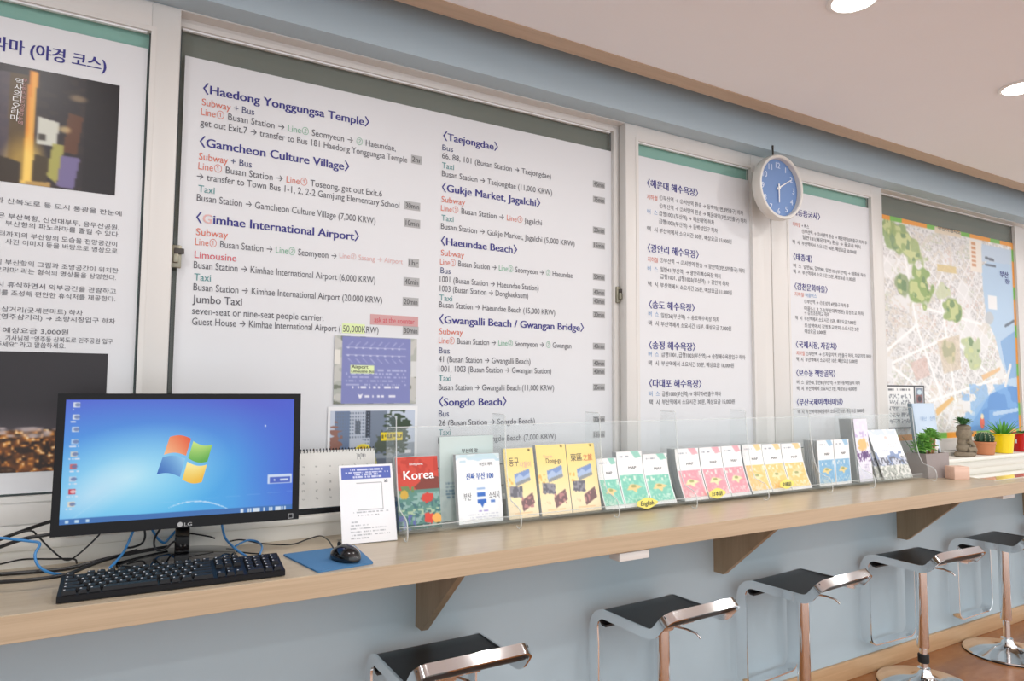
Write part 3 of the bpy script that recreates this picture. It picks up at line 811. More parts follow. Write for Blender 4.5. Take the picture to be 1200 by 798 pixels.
# ---- the illustrated map
yy = YP2
zt = W(1110, 268, yy).z; zb = W(1112, 514.5, yy).z; xl = W(1036.3, 340, yy).x; xr = W(1189.5, 330, yy).x - .006
def mu(px, py):
    w = W(px, py, yy); return (w.x - xl) / (xr - xl), (zt - w.z) / (zt - zb)
def f_map(u, v):
    p = Paint(u, v, (229, 229, 228))
    n = vnoise(u * 60, v * 90, 1); n2 = hashn(u * 150, v * 180, 2)
    p.put((vnoise(u * 9, v * 13, 5) > .42) & (n2 > .6), (200, 198, 196), .7)
    p.put((vnoise(u * 9, v * 13, 5) > .42) & (n2 < .14), (150, 150, 150), .55)
    p.put((vnoise(u * 7, v * 9, 7) > .55) & (n > .55), (216, 208, 194), .5)
    p.put((vnoise(u * 13, v * 17, 17) > .66) & (n2 > .75), (210, 182, 170), .5)
    p.put((vnoise(u * 13, v * 17, 23) > .68) & (n2 < .3), (188, 198, 170), .5)
    xr_, yr_ = u * .82 + v * .57, v * .82 - u * .57
    st_ = (((xr_ * 15 + .3 * vnoise(u * 5, v * 5, 31)) % 1 < .13) | ((yr_ * 19 + .3 * vnoise(u * 5, v * 5, 37)) % 1 < .12)) & (vnoise(u * 4, v * 5, 41) > .3)
    p.put(st_, (242, 242, 242), .75)
    for a, q in (((1046, 425), (1110, 395)), ((1040, 410), (1075, 380)), ((1075, 385), (1105, 470)), ((1046, 430), (1090, 465)), ((1100, 330), (1120, 470)), ((1060, 300), (1075, 385)), ((1120, 400), (1160, 440)), ((1090, 470), (1180, 440)), ((1080, 360), (1150, 380))):
        p.line(mu(*a), mu(*q), .013, (244, 244, 243))
    P2 = lambda *q: [mu(a, b) for a, b in q]
    sea = [(1150, 312), (1165, 300), (1200, 305), (1202, 560), (1133, 520), (1125, 500), (1142, 480), (1165, 456), (1182, 444), (1172, 420), (1166, 395), (1156, 372), (1152, 340)]
    p.poly(P2(*sea), (180, 206, 230))
    p.poly(P2((1150, 286), (1200, 296), (1200, 312), (1150, 306)), (190, 208, 226))
    p.poly(P2((1172, 400), (1200, 380), (1202, 440), (1182, 444), (1176, 420)), (120, 164, 212), .8)
    p.poly(P2((1133, 505), (1160, 462), (1182, 452), (1202, 455), (1202, 560), (1133, 520)), (78, 138, 206), .92)
    se = (u > mu(1128, 500)[0]) & (v > mu(1150, 450)[1])
    p.put(se & (vnoise(u * 20, v * 26, 11) > .6) & (p.c[..., 2] > 190), (120, 172, 224), .7)
    p.line(mu(1165, 485), mu(1192, 480), .02, (196, 216, 236), .8)
    for (a, q) in (((1155, 302), (1164, 305)), ((1155, 310), (1166, 312)), ((1178, 382), (1188, 376))): p.line(mu(*a), mu(*q), .014, (86, 96, 110), .9)
    p.rect(mu(1158, 350)[0], mu(1168, 350)[0], mu(1160, 346)[1], mu(1160, 362)[1], (236, 238, 238))
    p.blob(*mu(1160, 372), .05, .03, (190, 196, 200), wob=1); p.blob(*mu(1172, 432), .03, .05, (228, 228, 226), wob=1)
    p.line(mu(1178, 452), mu(1184, 428), .02, (228, 228, 226))
    for (a, b3, ru, rv, rot, cc) in ((1048, 278, .12, .075, .3, (130, 158, 92)), (1062, 287, .12, .06, .5, (150, 172, 104)), (1078, 337, .085, .085, .9, (128, 160, 82)), (1060, 334, .05, .05, .4, (140, 158, 112)), (1116, 365, .06, .06, .6, (140, 164, 92)), (1112, 412, .05, .05, .4, (190, 200, 160)), (1138, 413, .075, .075, .8, (182, 196, 146)), (1104, 341, .05, .04, .2, (198, 206, 170))):
        k = Paint(u, v); p.blob(*mu(a, b3), ru, rv, cc, .85, rot, wob=.8, seed=int(a))
        k.c[:] = 0; k.blob(*mu(a, b3), ru * .9, rv * .9, (1, 1, 1), 1, rot, wob=.8, seed=int(a))
        p.put((k.c[..., 0] > .6) & (vnoise(u * 30, v * 38, int(a) + 3) > .55), (206, 212, 150), .8)
        p.put((k.c[..., 0] > .6) & (vnoise(u * 30, v * 38, int(a) + 5) < .25), (104, 136, 92), .8)
    p.poly(P2((1096, 480), (1116, 464), (1118, 468), (1098, 488)), (226, 186, 120))
    p.poly(P2((1150, 440), (1172, 430), (1172, 434), (1152, 446)), (228, 190, 140))
    p.poly(P2((1098, 400), (1124, 392), (1126, 432), (1106, 438)), (206, 188, 160), .6)
    p.poly(P2((1066, 425), (1085, 418), (1090, 440), (1074, 446)), (206, 170, 158), .5)
    p.rect(mu(1136, 290)[0], mu(1150, 290)[0], mu(1140, 282)[1], mu(1142, 318)[1], (236, 228, 216))
    for k in range(6): p.rect(mu(1138, 290)[0], mu(1143, 290)[0], mu(1140, 284 + k * 5)[1], mu(1140, 287 + k * 5)[1], (196, 132, 84), .8)
    p.rect(mu(1098, 310)[0], mu(1120, 310)[0], mu(1110, 311)[1], mu(1110, 319)[1], (214, 192, 130), .8)
    p.blob(*mu(1151, 495), .018, .03, (226, 90, 60)); p.blob(*mu(1151, 488), .012, .014, (240, 220, 180))
    # chequered border
    def border(mask, t, n): 
        p.put(mask, (232, 156, 60)); p.put(mask & ((t * n) % 1.0 > .68), (120, 186, 84))
    border(v < .022, u + .12, 4.0)
    border(v > .968, u - .06, 3.0)
    border(u > .982, v + .1, 5.0)
    p.rect(.36, .56, 0.0, .03, (224, 212, 190))
    return p.c
mp = obj('illustrated_map', MB().box(xl, xr, yy, yy + .003, zb, zt), MT['poster'], loc=((xl + xr) / 2, yy, zb))
tag(mp, 'large illustrated city map with green hills and blue sea behind the right window', 'map')
printed('map_picture', bil((xl, yy - .0008, zt), (xr, yy - .0008, zt), (xr, yy - .0008, zb), (xl, yy - .0008, zb)), 230, 270, f_map, mp, soft=1)
L = Wall(YP2 - .002)
L.line((1172, 324), (1182, 326), [('부산', 'navy')], .034, .02)
L.line((1178, 332), (1184, 333), [('항', 'navy')], .026, .02)
L.line((1099, 268.5), (1126, 275), [('부산여행지도', 'tag_ink')], .022, .01)
L.build('map_lettering', mp)
def f_table(u, v):
    p = Paint(u, v, (238, 238, 236))
    p.put((v < .035), (40, 40, 44)); p.put((v > .965), (40, 40, 44)); p.put((u > .70) & (u < .74) & (v < .46), (50, 50, 54)); p.put((u > .97) & (v < .46), (60, 60, 64)); p.put((u > .72) & (abs(v - .46) < .015), (60, 60, 64))
    p.put((abs(v - .1) < .025) & (u > .03) & (u < .6) & (hashn(u * 50, v * 0) > .3), (110, 112, 116))
    for k in range(5):
        y0 = .25 + k * .145
        for c in (.05, .36):
            p.put((abs(v - y0) < .05) & (u > c) & (u < c + .26) & (hashn(u * 44, v * 34, k) > .5), (138, 140, 144))
    p.rect(.76, .96, .06, .42, (128, 140, 156)); p.rect(.78, .94, .22, .40, (140, 96, 92)); p.blob(.86, .16, .06, .06, (196, 216, 226)); p.blob(.86, .32, .05, .07, (60, 52, 60))
    p.put((u > .74) & (v > .475), (226, 226, 222))
    return p.c
sheet_on_wall('timetable_sheet', 'white printed timetable with black bars over the lower left of the map', 'sheet', (1039, 450), (1083, 453), (1040, 503), YP2 - .006, f_table, 110, 110)

# ================================================================== wall clock
cx, cz = 2.506, ZC + 0.889
ck = thing('wall_clock', (cx, 0.0, cz - .145), 'round wall clock with blue face and pale rim above the posters', 'clock')
rim = MB().lathe([(.115, -.002), (.143, -.002), (.1455, -.012), (.1455, -.040), (.142, -.046), (.134, -.047), (.1295, -.043), (.128, -.022)], (cx, 0, cz), 64, axis='y', capb=True, capt=False)
obj('rim', rim, MT['clock_rim'], ck)
face = obj('face', MB().lathe([(.1285, -.020), (.1285, -.024), (.0005, -.0245)], (cx, 0, cz), 64, axis='y', smooth=False), MT['clock_face'], ck)
for k in range(1, 13):
    a = PI / 2 - k * PI / 6
    L = Letters(); L.put([(str(k), 'clock_num')], (cx + .101 * math.cos(a), -.0255, cz + .103 * math.sin(a) - .0135), .027, None, align='c', bold=.03)
    L.build('numeral', ck)
def hand(name, ang, ln, w):
    d = Vector((math.sin(ang), 0, math.cos(ang))); n = Vector((d.z, 0, -d.x))
    c = Vector((cx, -.029, cz)); hb = MB()
    pts = [c - d * .018 + n * w, c - d * .018 - n * w, c + d * ln - n * w * .5, c + d * ln + n * w * .5]
    hb.add([p for p in pts] + [p + Vector((0, -.0015, 0)) for p in pts], [(0, 1, 2, 3), (7, 6, 5, 4), (0, 4, 5, 1), (1, 5, 6, 2), (2, 6, 7, 3), (3, 7, 4, 0)])
    obj(name, hb, MT['clock_hand'], ck)
hand('minute_hand', PI / 3, .092, .0034)
hand('hour_hand', PI, .066, .0042)
obj('hub', MB().lathe([(.007, -.0245), (.007, -.033), (.0005, -.034)], (cx, 0, cz), 16, axis='y'), MT['clock_hand'], ck)
obj('hook', MB().box(cx - .006, cx - .001, -.006, .0, cz + .12, ZC + 1.088), MT['frame_dark'], ck)

# ================================================================== ceiling downlights
lx0, dl = 1.855 - 1.095 * 3, 1.095
visible = {(1.855, -.82): 'lit round ceiling downlight, the nearer one above the window wall', (2.955, -.785): 'lit round ceiling downlight cut by the right edge, further along the ceiling'}
def downlight(x, y, label, i):
    t = thing('ceiling_downlight', (x, y, CEIL), label, 'ceiling light', 'round ceiling downlights')
    obj('trim_ring', MB().lathe([(.074, 0.0), (.076, -.004), (.070, -.007), (.062, -.0062), (.061, -.001)], (x, y, CEIL), 40, capb=False, capt=False), MT['white_pl'], t)
    obj('lens', MB().lathe([(.0615, -.002), (.0615, -.0035), (.0005, -.0045)], (x, y, CEIL), 40), MT['lamp'], t)
    ld = bpy.data.lights.new('downlight_bulb', 'AREA'); ld.shape = 'DISK'; ld.size = .12
    ld.energy = LAMP_POWER; ld.color = LAMP_COLOR
    lo = bpy.data.objects.new('downlight_bulb', ld); COL.objects.link(lo)
    lo.parent = t; lo.location = (0, 0, -.006)
    WPOS[lo.name] = Vector((x, y, CEIL))
for r, y in enumerate((-.8, -2.05, -3.3)):
    for k in range(8):
        x = lx0 + dl * k
        if x < -.5 or x > 6.5: continue
        xx, yy2, lab = x, y, 'lit round ceiling downlight outside the view'
        if r == 0 and k == 3: xx, yy2, lab = 1.855, -.82, visible[(1.855, -.82)]
        if r == 0 and k == 4: xx, yy2, lab = 2.955, -.785, visible[(2.955, -.785)]
        downlight(xx, yy2, lab, r * 8 + k)

# ================================================================== counter
cn = obj('counter', MB().box(-1.9, 7.5, CY + .0015, 0.0, CB, CT), MT['counter'], loc=(2.8, -.2, CB))
tag(cn, 'long light oak counter board running under the windows', 'counter')
obj('front_edge', MB().bbox(-1.9, 7.5, CY, CY + .002, CB + .0005, CT - .0015, .0006, 1), MT['counter_edge'], cn)
brl = ['brown triangular shelf bracket under the counter, nearest the computer', 'brown triangular shelf bracket under the counter between the second and third stools from the left',
       'brown triangular shelf bracket under the counter behind the fourth stool from the left', 'brown triangular shelf bracket cut by the right edge of the view']
for i, x in enumerate((.82, 2.1, 3.365, 4.64)):
    poly = [(0, CB), (0, ZC - .735), (-.048, ZC - .735), (-.335, CB)]
    o = obj('shelf_bracket', MB().prism(poly, x, x + .022, 'x'), MT['bracket'], loc=(x + .011, 0, ZC - .735))
    tag(o, brl[i], 'bracket', 'triangular brackets under the counter')
for x, y, lab in ((1.30, -.395, 'small white box fixed under the counter edge, above the second stool from the left'), (3.62, -.36, 'small white box under the counter edge near the right end')):
    o = thing('cable_box', (x + .06, y + .03, CB - .03), lab, 'box', 'white boxes under the counter')
    obj('cover', MB().bbox(x, x + .115, y, y + .05, CB - .031, CB - .006, .003), MT['white_pl'], o)
    obj('back_plate', MB().box(x - .01, x + .115, y + .002, y + .055, CB - .006, CB), MT['bracket'], o)

# ================================================================== bar stools
def arc(c, r, a0, a1, n):        # in the (y, z) plane
    return [(c[0] + r * math.cos(a0 + (a1 - a0) * i / n), c[1] + r * math.sin(a0 + (a1 - a0) * i / n)) for i in range(n + 1)]
def make_stool():
    t = thing('bar_stool', (0, 0, 0), 'stool', 'bar stool', 'black and chrome bar stools along the counter')
    YC = -.21
    w2_, zs = .335 / 2, .567
    yl = -.052 - YC               # legs, wall side
    zf = .150
    rb = .055
    zr = zs - .014                # rail centre line
    # half path: foot centre -> leg -> rail -> lip
    half = []
    r = .045
    half += [((0, yl, zf), (0, 1, 0)), ((w2_ - r, yl, zf), (0, 1, 0))]
    for i in range(1, 9):
        a = -PI / 2 + PI / 2 * i / 8
        half.append(((w2_ - r + r * math.cos(a), yl, zf + r + r * math.sin(a)), (0, 1, 0)))
    side = [(yl, zf + .1), (yl, zr - rb - .05)]
    side += arc((yl - rb, zr - rb), rb, 0, PI / 2, 8)
    yr = -.335 - YC
    rr = .06; th = math.radians(49)
    side += [(yr + .025 + .03, zr)]
    side += [(yr + .025 - rr * math.sin(th * i / 6), zr + rr * (1 - math.cos(th * i / 6))) for i in range(7)]
    ey, ez = side[-1]
    ln = .030
    side.append((ey - ln * math.cos(th), ez + ln * math.sin(th)))
    n = len(side)
    for i, (y, z) in enumerate(side):
        p, q = side[max(i - 1, 0)], side[min(i + 1, n - 1)]
        if 2 <= i <= 10: 
            a = (PI / 2) * (i - 2) / 8; ty, tz = -math.sin(a), math.cos(a)
        else:
            ty, tz = q[0] - p[0], q[1] - p[1]
        l = math.hypot(ty, tz); ty, tz = ty / l, tz / l
        half.append(((w2_, y, z), (0, tz, -ty)))
    # corner of the lip, turning about the width direction
    e = Vector((w2_, side[-1][0], side[-1][1])); tdir = Vector((0, -math.cos(th), math.sin(th))); wdir = (0, math.sin(th), math.cos(th))
    rc = .034
    c = e - Vector((rc, 0, 0))
    for i in range(1, 9):
        a = PI / 2 * i / 8
        p = c + Vector((rc * math.cos(a), 0, 0)) + tdir * (rc * math.sin(a))
        half.append((tuple(p), wdir))
    lip = half[-1][0]
    half.append(((0, lip[1], lip[2]), wdir))
    path = [(Vector(p), Vector(w).normalized()) for p, w in half]
    path += [(Vector((-p.x, p.y, p.z)), w.copy()) for p, w in reversed(path[1:-1])]
    TH_ = .007
    N = len(path); vs, fs = [], []
    for i in range(N):
        p, w = path[i]
        tg_ = (path[(i + 1) % N][0] - path[i - 1][0]).normalized()
        WD = .031 + .017 * min(1, max(0, (zs - .02 - p.z) / .09))
        nn = tg_.cross(w).normalized(); w = nn.cross(tg_).normalized()
        for a, b_ in ((.5, .5), (.5, -.5), (-.5, -.5), (-.5, .5)):
            vs.append(p + w * (WD * a) + nn * (TH_ * b_))
    for i in range(N):
        j = (i + 1) % N
        for k in range(4):
            q = (k + 1) % 4
            fs.append((i * 4 + k, j * 4 + k, j * 4 + q, i * 4 + q))
    obj('frame', MB().add(vs, fs, 0, True), MT['chrome'], t, local=True)
    # seat pad: a sheet that rolls under at the front and runs up the lip
    hw = w2_ - .0045
    prof = [(yl - .024 - .0 + .028 * math.cos(a) - .022, zs - .03 + .028 * math.sin(a)) for a in [math.radians(x) for x in (250, 290, 330, 0, 30, 60, 90)]]
    prof += [(yl - .09, zs - .003), (0.02, zs - .005), (yr + .055, zs - .003)]
    prof += [(yr + .025 - (rr - .012) * math.sin(th * i / 6), zs - .002 + (rr - .012) * (1 - math.cos(th * i / 6))) for i in range(7)]
    y_, z_ = prof[-1]
    prof += [(y_ - .02 * math.cos(th), z_ + .02 * math.sin(th)), (y_ - .056 * math.cos(th), z_ + .056 * math.sin(th))]
    def sheet(prof, hw, thick):
        n = len(prof); top, bot = [], []
        for i, (y, z) in enumerate(prof):
            p, q = prof[max(i - 1, 0)], prof[min(i + 1, n - 1)]
            ty, tz = q[0] - p[0], q[1] - p[1]; l = math.hypot(ty, tz); ny, nz = tz / l, -ty / l
            top.append((y, z)); bot.append((y - ny * thick, z - nz * thick))
        vs = []; 
        for x in (-hw, hw): vs += [(x, y, z) for y, z in top] + [(x, y, z) for y, z in bot]
        fs = []
        for i in range(n - 1):
            fs.append((i, i + 1, 2 * n + i + 1, 2 * n + i)); fs.append((n + i, 3 * n + i, 3 * n + i + 1, n + i + 1))
            fs.append((i, n + i, n + i + 1, i + 1)); fs.append((2 * n + i, 2 * n + i + 1, 3 * n + i + 1, 3 * n + i))
        fs.append((0, 2 * n, 3 * n, n)); fs.append((n - 1, 2 * n - 1, 4 * n - 1, 3 * n - 1))
        return MB().add(vs, fs, 0, True)
    obj('seat', sheet(prof, hw, .007), MT['leather'], t, local=True)
    # swivel plate and lever under the seat
    pl = MB().bbox(-.07, .07, -.08, .08, zs - .028, zs - .0125, .003)
    pl.lathe([(.04, zs - .055), (.045, zs - .028)], n=24)
    obj('swivel_plate', pl, MT['chrome_dull'], t, local=True)
    lv = MB().tube([(.01, -.05, zs - .04), (.028, -.085, zs - .042), (.043, -.112, zs - .050), (.050, -.124, zs - .064)], .0036, 8)
    obj('height_lever', lv, MT['chrome_dull'], t, local=True)
    obj('column', MB().lathe([(.0235, .163), (.0245, .166), (.0245, zs - .054)], n=28), MT['chrome'], t, local=True)
    obj('piston', MB().lathe([(.0155, .03), (.0155, .17)], n=24), MT['chrome'], t, local=True)
    bs = [(.190, 0.002), (.192, .006), (.188, .011), (.14, .018), (.08, .026), (.045, .036), (.030, .050), (.026, .075), (.0165, .078)]
    obj('base', MB().lathe(bs, n=64), MT['chrome'], t, local=True)
    obj('base_gasket', MB().lathe([(.180, 0.0), (.193, 0.0), (.193, .005)], n=64), MT['rubber'], t, local=True)
    return t
sl = ['bar stool nearest the camera, cut off by the bottom edge, black seat and chrome lip', 'second bar stool from the left, under the white box on the counter edge',
      'third bar stool from the left, its footrest loop just right of the second bracket', 'fourth bar stool from the left, with a black collar low on its column',
      'fifth bar stool from the left, its round base showing at the right edge', 'sixth bar stool, only its chrome footrest loop showing at the right edge']
st = make_stool()
for i, (x, a) in enumerate(((.827, .5), (1.632, 2.5), (2.362, 4.2), (3.185, -2.5), (3.93, .9), (4.74, 1))):
    s = st if i == 0 else copy_tree(st)
    s.location = (x, -.21, 0); s.rotation_euler = (0, 0, math.radians(a))
    WPOS[s.name] = Vector(s.location)
    s['label'] = sl[i]
    if i == 3:
        obj('collar', MB().lathe([(.0215, .098), (.023, .101), (.023, .132), (.0215, .135)], n=24), MT['rubber'], s, local=True)

# ================================================================== computer
def smooth_path(pts, n=6):
    P = [Vector(p) for p in pts]
    P = [P[0] * 2 - P[1]] + P + [P[-1] * 2 - P[-2]]
    out = []
    for i in range(1, len(P) - 2):
        a, b2, c, d = P[i - 1], P[i], P[i + 1], P[i + 2]
        for k in range(n):
            t = k / n
            out.append(0.5 * ((2 * b2) + (c - a) * t + (2 * a - 5 * b2 + 4 * c - d) * t * t + (3 * b2 - a - 3 * c + d) * t ** 3))
    out.append(P[-2]); return out

mo = thing('computer_monitor', (.15, -.15, CT), 'black flat computer monitor with a bright blue desktop on its screen', 'monitor', rz=-.0785)
MW, MH, MZ, MTLT = .542, .325, (ZC - .346) - CT, -.05
def mp_(x, y, z):                # tilted panel coordinates -> monitor coordinates
    c, s_ = math.cos(MTLT), math.sin(MTLT)
    return Vector((x, y * c - z * s_, MZ + y * s_ + z * c))
def panel_box(x0, x1, y0, y1, z0, z1, b=.003):
    k = MB().bbox(x0, x1, y0, y1, z0, z1, b); k.v = [tuple(mp_(*v)) for v in k.v]; return k
BL_, BT, BB = .0165, .0145, .026
cs = panel_box(-MW / 2, MW / 2, .004, .030, 0, MH, .004)
cs.v = cs.v
obj('case', cs, MT['black'], mo, local=True)
bz = MB()
for (x0, x1, z0, z1) in ((-MW / 2, MW / 2, MH - BT, MH), (-MW / 2, MW / 2, 0, BB), (-MW / 2, -MW / 2 + BL_, BB, MH - BT), (MW / 2 - BL_, MW / 2, BB, MH - BT)):
    bz.box(x0, x1, 0.0, .006, z0, z1)
bz.v = [tuple(mp_(*v)) for v in bz.v]
bez = obj('bezel', bz, MT['black'], mo, local=True)
hub = panel_box(-.13, .13, .029, .052, .05, .24, .01)
obj('rear_housing', hub, MT['black'], mo, local=True)
MR = Matrix.Translation((.15, -.15, CT)) @ Matrix.Rotation(-.0785, 4, 'Z')
def mon_xz(px, py):              # point of the panel face seen at a pixel
    o = mp_(0, 0, 0); n = mp_(0, 1, 0) - o
    O = MR @ o; Nn = MR.to_3x3() @ n
    d = ray(px, py); E_ = Vector((0, -DIST, ZC))
    q = E_ + d * ((O - E_).dot(Nn) / d.dot(Nn))
    l = MR.inverted() @ q - o
    return l.x, l.dot(mp_(0, 0, 1) - o)
SX0, SX1, SZ0, SZ1 = -MW / 2 + BL_, MW / 2 - BL_, BB, MH - BT
def suv(px, py):
    x, z = mon_xz(px, py); return (x - SX0) / (SX1 - SX0), (SZ1 - z) / (SZ1 - SZ0)
def f_screen(u, v):
    p = Paint(u, v, (62, 120, 216))
    p.put(np.clip(1.05 - v * 1.9, 0, 1) ** 1.2, (72, 82, 200))
    gx, gy = suv(165, 590)
    d = np.hypot((u - gx) / .74, (v - gy) / .86)
    p.put(np.clip(1.2 - d, 0, 1) ** .9, (72, 178, 234))
    g2x, g2y = suv(150, 560)
    d = np.hypot((u - g2x + (v - g2y) * .25) / .44, (v - g2y) / .46)
    p.put(np.clip(1.0 - d, 0, 1), (184, 232, 248))
    d = np.hypot((u - suv(112, 577)[0] + (v - .75) * .5) / .16, (v - .76) / .3)
    p.put(np.clip(1.0 - d, 0, 1), (196, 226, 246), .7)
    p.put(np.clip((u - .72) / .3, 0, 1) * np.clip(1.2 - abs(v - .5), 0, 1), (60, 92, 208), .85)
    # light streaks near the foot of the picture
    q = [suv(198 + 74 * t, 595 - 30 * t * (1 - t) * 1.25 + 4 * t) for t in [i / 14 for i in range(15)]]
    for i in range(14): p.line(q[i], q[i + 1], .003 + .008 * math.sin(PI * (i + .5) / 14), (206, 228, 250), .8)
    p.line(suv(75, 615), suv(165, 552), .006, (180, 226, 248), .35); p.line(suv(160, 592), suv(345, 575), .004, (150, 200, 245), .25)
    p.put(v > .955, (70, 130, 190)); p.put(v > .958, (38, 92, 166), .6)
    p.put((v > .965) & (u > .75) & (u < .97) & (hashn(u * 160, v * 0) > .55), (214, 226, 240))
    for k in range(3): p.rect(.02 + k * .04, .035 + k * .04, .968, .99, (190, 216, 236))
    # desktop icons
    cols = ((220, 226, 238), (214, 222, 236), (200, 214, 232), (170, 200, 232), (206, 206, 200), (200, 96, 100), (190, 206, 226), (190, 24, 44), (226, 214, 196))
    for k, c in enumerate(cols):
        y0 = .045 + k * .102 - .002 * k
        p.rect(.028, .056, y0 - .022, y0 + .016, c); p.blob(.046, y0 - .004, .012, .014, (90, 110, 160) if k != 7 else (236, 220, 220), .8)
        p.put((abs(v - y0 - .034) < .008) & (abs(u - .042) < .022) & (hashn(u * 220, v * 0 + k) > .45), (216, 224, 240))
    x0, y0 = suv(314, 556); x1, y1 = suv(342, 566)
    p.rect(x0, x1, y0, y1, (206, 220, 244)); p.rect(x0 + .008, x1 - .008, y0 + .024, y1 - .006, (70, 96, 190))
    p.put((u > x0 + .03) & (u < x1 - .015) & (abs(v - (y0 + y1) / 2 - .008) < .009) & (hashn(u * 180, v * 0) > .4), (206, 216, 240))
    p.blob(*suv(311, 499), .004, .008, (226, 232, 246))
    return p.c
sp = lambda u, v: mp_(SX0 + (SX1 - SX0) * u, .0025, SZ1 - (SZ1 - SZ0) * v)
scn = printed('screen', sp, 300, 170, f_screen, mo, 'screen', local=True, soft=1)
# four-pane flag in the middle of the desktop
fl_v, fl_f, fl_c = [], [], []
def pane(tl, tr, br, bl, bow, c0, c1):
    n = 10; k = len(fl_v)
    for j in range(n + 1):
        for i in range(n + 1):
            a, b2 = i / n, j / n
            x = (tl[0] * (1 - a) + tr[0] * a) * (1 - b2) + (bl[0] * (1 - a) + br[0] * a) * b2
            y = (tl[1] * (1 - a) + tr[1] * a) * (1 - b2) + (bl[1] * (1 - a) + br[1] * a) * b2 + bow * math.sin(PI * a)
            mx, mz = mon_xz(x, y)
            fl_v.append(mp_(mx, .0018, mz))
            t = min(1, max(0, (a + (1 - b2)) / 2 if bow < 0 else (a * .4 + b2 * .8)))
            fl_c.append([lin(c0[q] * (1 - t) + c1[q] * t) for q in range(3)] + [1])
    for j in range(n):
        for i in range(n):
            q = k + j * (n + 1) + i; fl_f.append((q, q + n + 1, q + n + 2, q + 1))
pane((199, 512), (224, 514), (218, 534), (192, 533), -3.0, (248, 190, 140), (228, 84, 44))
pane((226.5, 517), (249, 521), (243, 541), (220.5, 537), 3.0, (206, 232, 130), (92, 170, 66))
pane((190.5, 536), (217, 537.5), (211, 559), (183.5, 556), -3.0, (40, 96, 180), (150, 206, 240))
pane((219.5, 541), (242.5, 544.5), (236.5, 565), (213.5, 562), 3.0, (254, 242, 170), (240, 186, 54))
fme = bpy.data.meshes.new('logo'); fme.from_pydata([tuple(v) for v in fl_v], [], fl_f)
ca = fme.color_attributes.new('Col', 'FLOAT_COLOR', 'POINT'); ca.data.foreach_set('color', np.array(fl_c, np.float32).ravel())
fme.materials.append(MT['screen']); fo = bpy.data.objects.new('logo', fme); COL.objects.link(fo); fo.parent = scn
# brand mark and button on the bezel
L = Letters()
mx, mz = mon_xz(216, 616.5)
L.put([('LG', 'tag_grey')], mp_(mx, -.0006, mz), .0085, .0165, ez=mp_(0, 0, 1) - mp_(0, 0, 0), bold=.03)
L.build('brand_lettering', bez, local=True)
mx, mz = mon_xz(211, 614.6)
k = MB().lathe([(.0058, 0), (.0058, -.0006)], n=24, axis='y'); k.v = [tuple(mp_(v[0] + mx, v[1], v[2] + mz)) for v in k.v]
obj('brand_badge', k, MT['tag_grey'], bez, local=True)
mx, mz = mon_xz(340.5, 604.5)
k = MB()
for a in ((-.006, -.0048, -.006, .006), (.0048, .006, -.006, .006), (-.0048, .0048, -.006, -.0048), (-.0048, .0048, .0048, .006)): k.box(mx + a[0], mx + a[1], -.0006, 0, mz + a[2], mz + a[3])
k.v = [tuple(mp_(*v)) for v in k.v]
obj('power_mark', k, MT['tag_grey'], bez, local=True)
# stand
nk = MB().bbox(-.017, .017, .055, .085, .012, MZ + .10, .005)
obj('neck', nk, MT['black_gloss'], mo, local=True)
bsb = MB().lathe([(.985, .0), (1.0, .004), (.985, .010), (.6, .014), (.12, .017)], n=56)
bsb.v = [(v[0] * .138 - .012, v[1] * .098 + .045, v[2]) for v in bsb.v]
obj('base', bsb, MT['black_gloss'], mo, local=True)

# ---- keyboard
kb = thing('keyboard', (.129, -.328, CT), 'black full size keyboard in front of the monitor', 'keyboard', rz=-.02)
KW, KD = .432, .112
def khz(y): return .014 + (y + KD / 2) / KD * .016
kc = MB()
prof = [(-KD / 2, .002), (-KD / 2, .013), (-KD / 2 + .004, khz(-KD / 2 + .004)), (KD / 2 - .004, khz(KD / 2 - .004)), (KD / 2, khz(KD / 2) - .004), (KD / 2, .012), (KD / 2 - .02, .004)]
kc.prism(prof, -KW / 2, KW / 2, 'x')
obj('case', kc, MT['black'], kb, local=True)
ft = MB().box(-.18, -.16, .03, .045, 0, .012).box(.16, .18, .03, .045, 0, .012).box(-.19, -.17, -.05, -.04, 0, .003).box(.17, .19, -.05, -.04, 0, .003)
obj('feet', ft, MT['rubber'], kb, local=True)
U = (KW - .012) / 22.6
kmesh = {}
rows = [(0, [(0, 1), (2, 1), (3, 1), (4, 1), (5, 1), (6.5, 1), (7.5, 1), (8.5, 1), (9.5, 1), (11, 1), (12, 1), (13, 1), (14, 1), (15.3, 1), (16.3, 1), (17.3, 1)]),
        (1.15, [(i, 1) for i in range(13)] + [(13, 2)] + [(15.3, 1), (16.3, 1), (17.3, 1), (18.6, 1), (19.6, 1), (20.6, 1), (21.6, 1)]),
        (2.15, [(0, 1.5)] + [(1.5 + i, 1) for i in range(12)] + [(13.5, 1.5)] + [(15.3, 1), (16.3, 1), (17.3, 1), (18.6, 1), (19.6, 1), (20.6, 1), (21.6, 1)]),
        (3.15, [(0, 1.75)] + [(1.75 + i, 1) for i in range(11)] + [(12.75, 2.25)] + [(18.6, 1), (19.6, 1), (20.6, 1), (21.6, 1)]),
        (4.15, [(0, 2.25)] + [(2.25 + i, 1) for i in range(10)] + [(12.25, 2.75)] + [(16.3, 1), (18.6, 1), (19.6, 1), (20.6, 1)]),
        (5.15, [(0, 1.5), (1.5, 1), (2.5, 1.25), (3.75, 5.5), (9.25, 1.25), (10.5, 1), (11.5, 1.25), (12.75, 2.25), (15.3, 1), (16.3, 1), (17.3, 1), (18.6, 2), (20.6, 1), (21.6, 1)])]
vp = (KD - .010) / 6.2
kcount = 0; extra = []
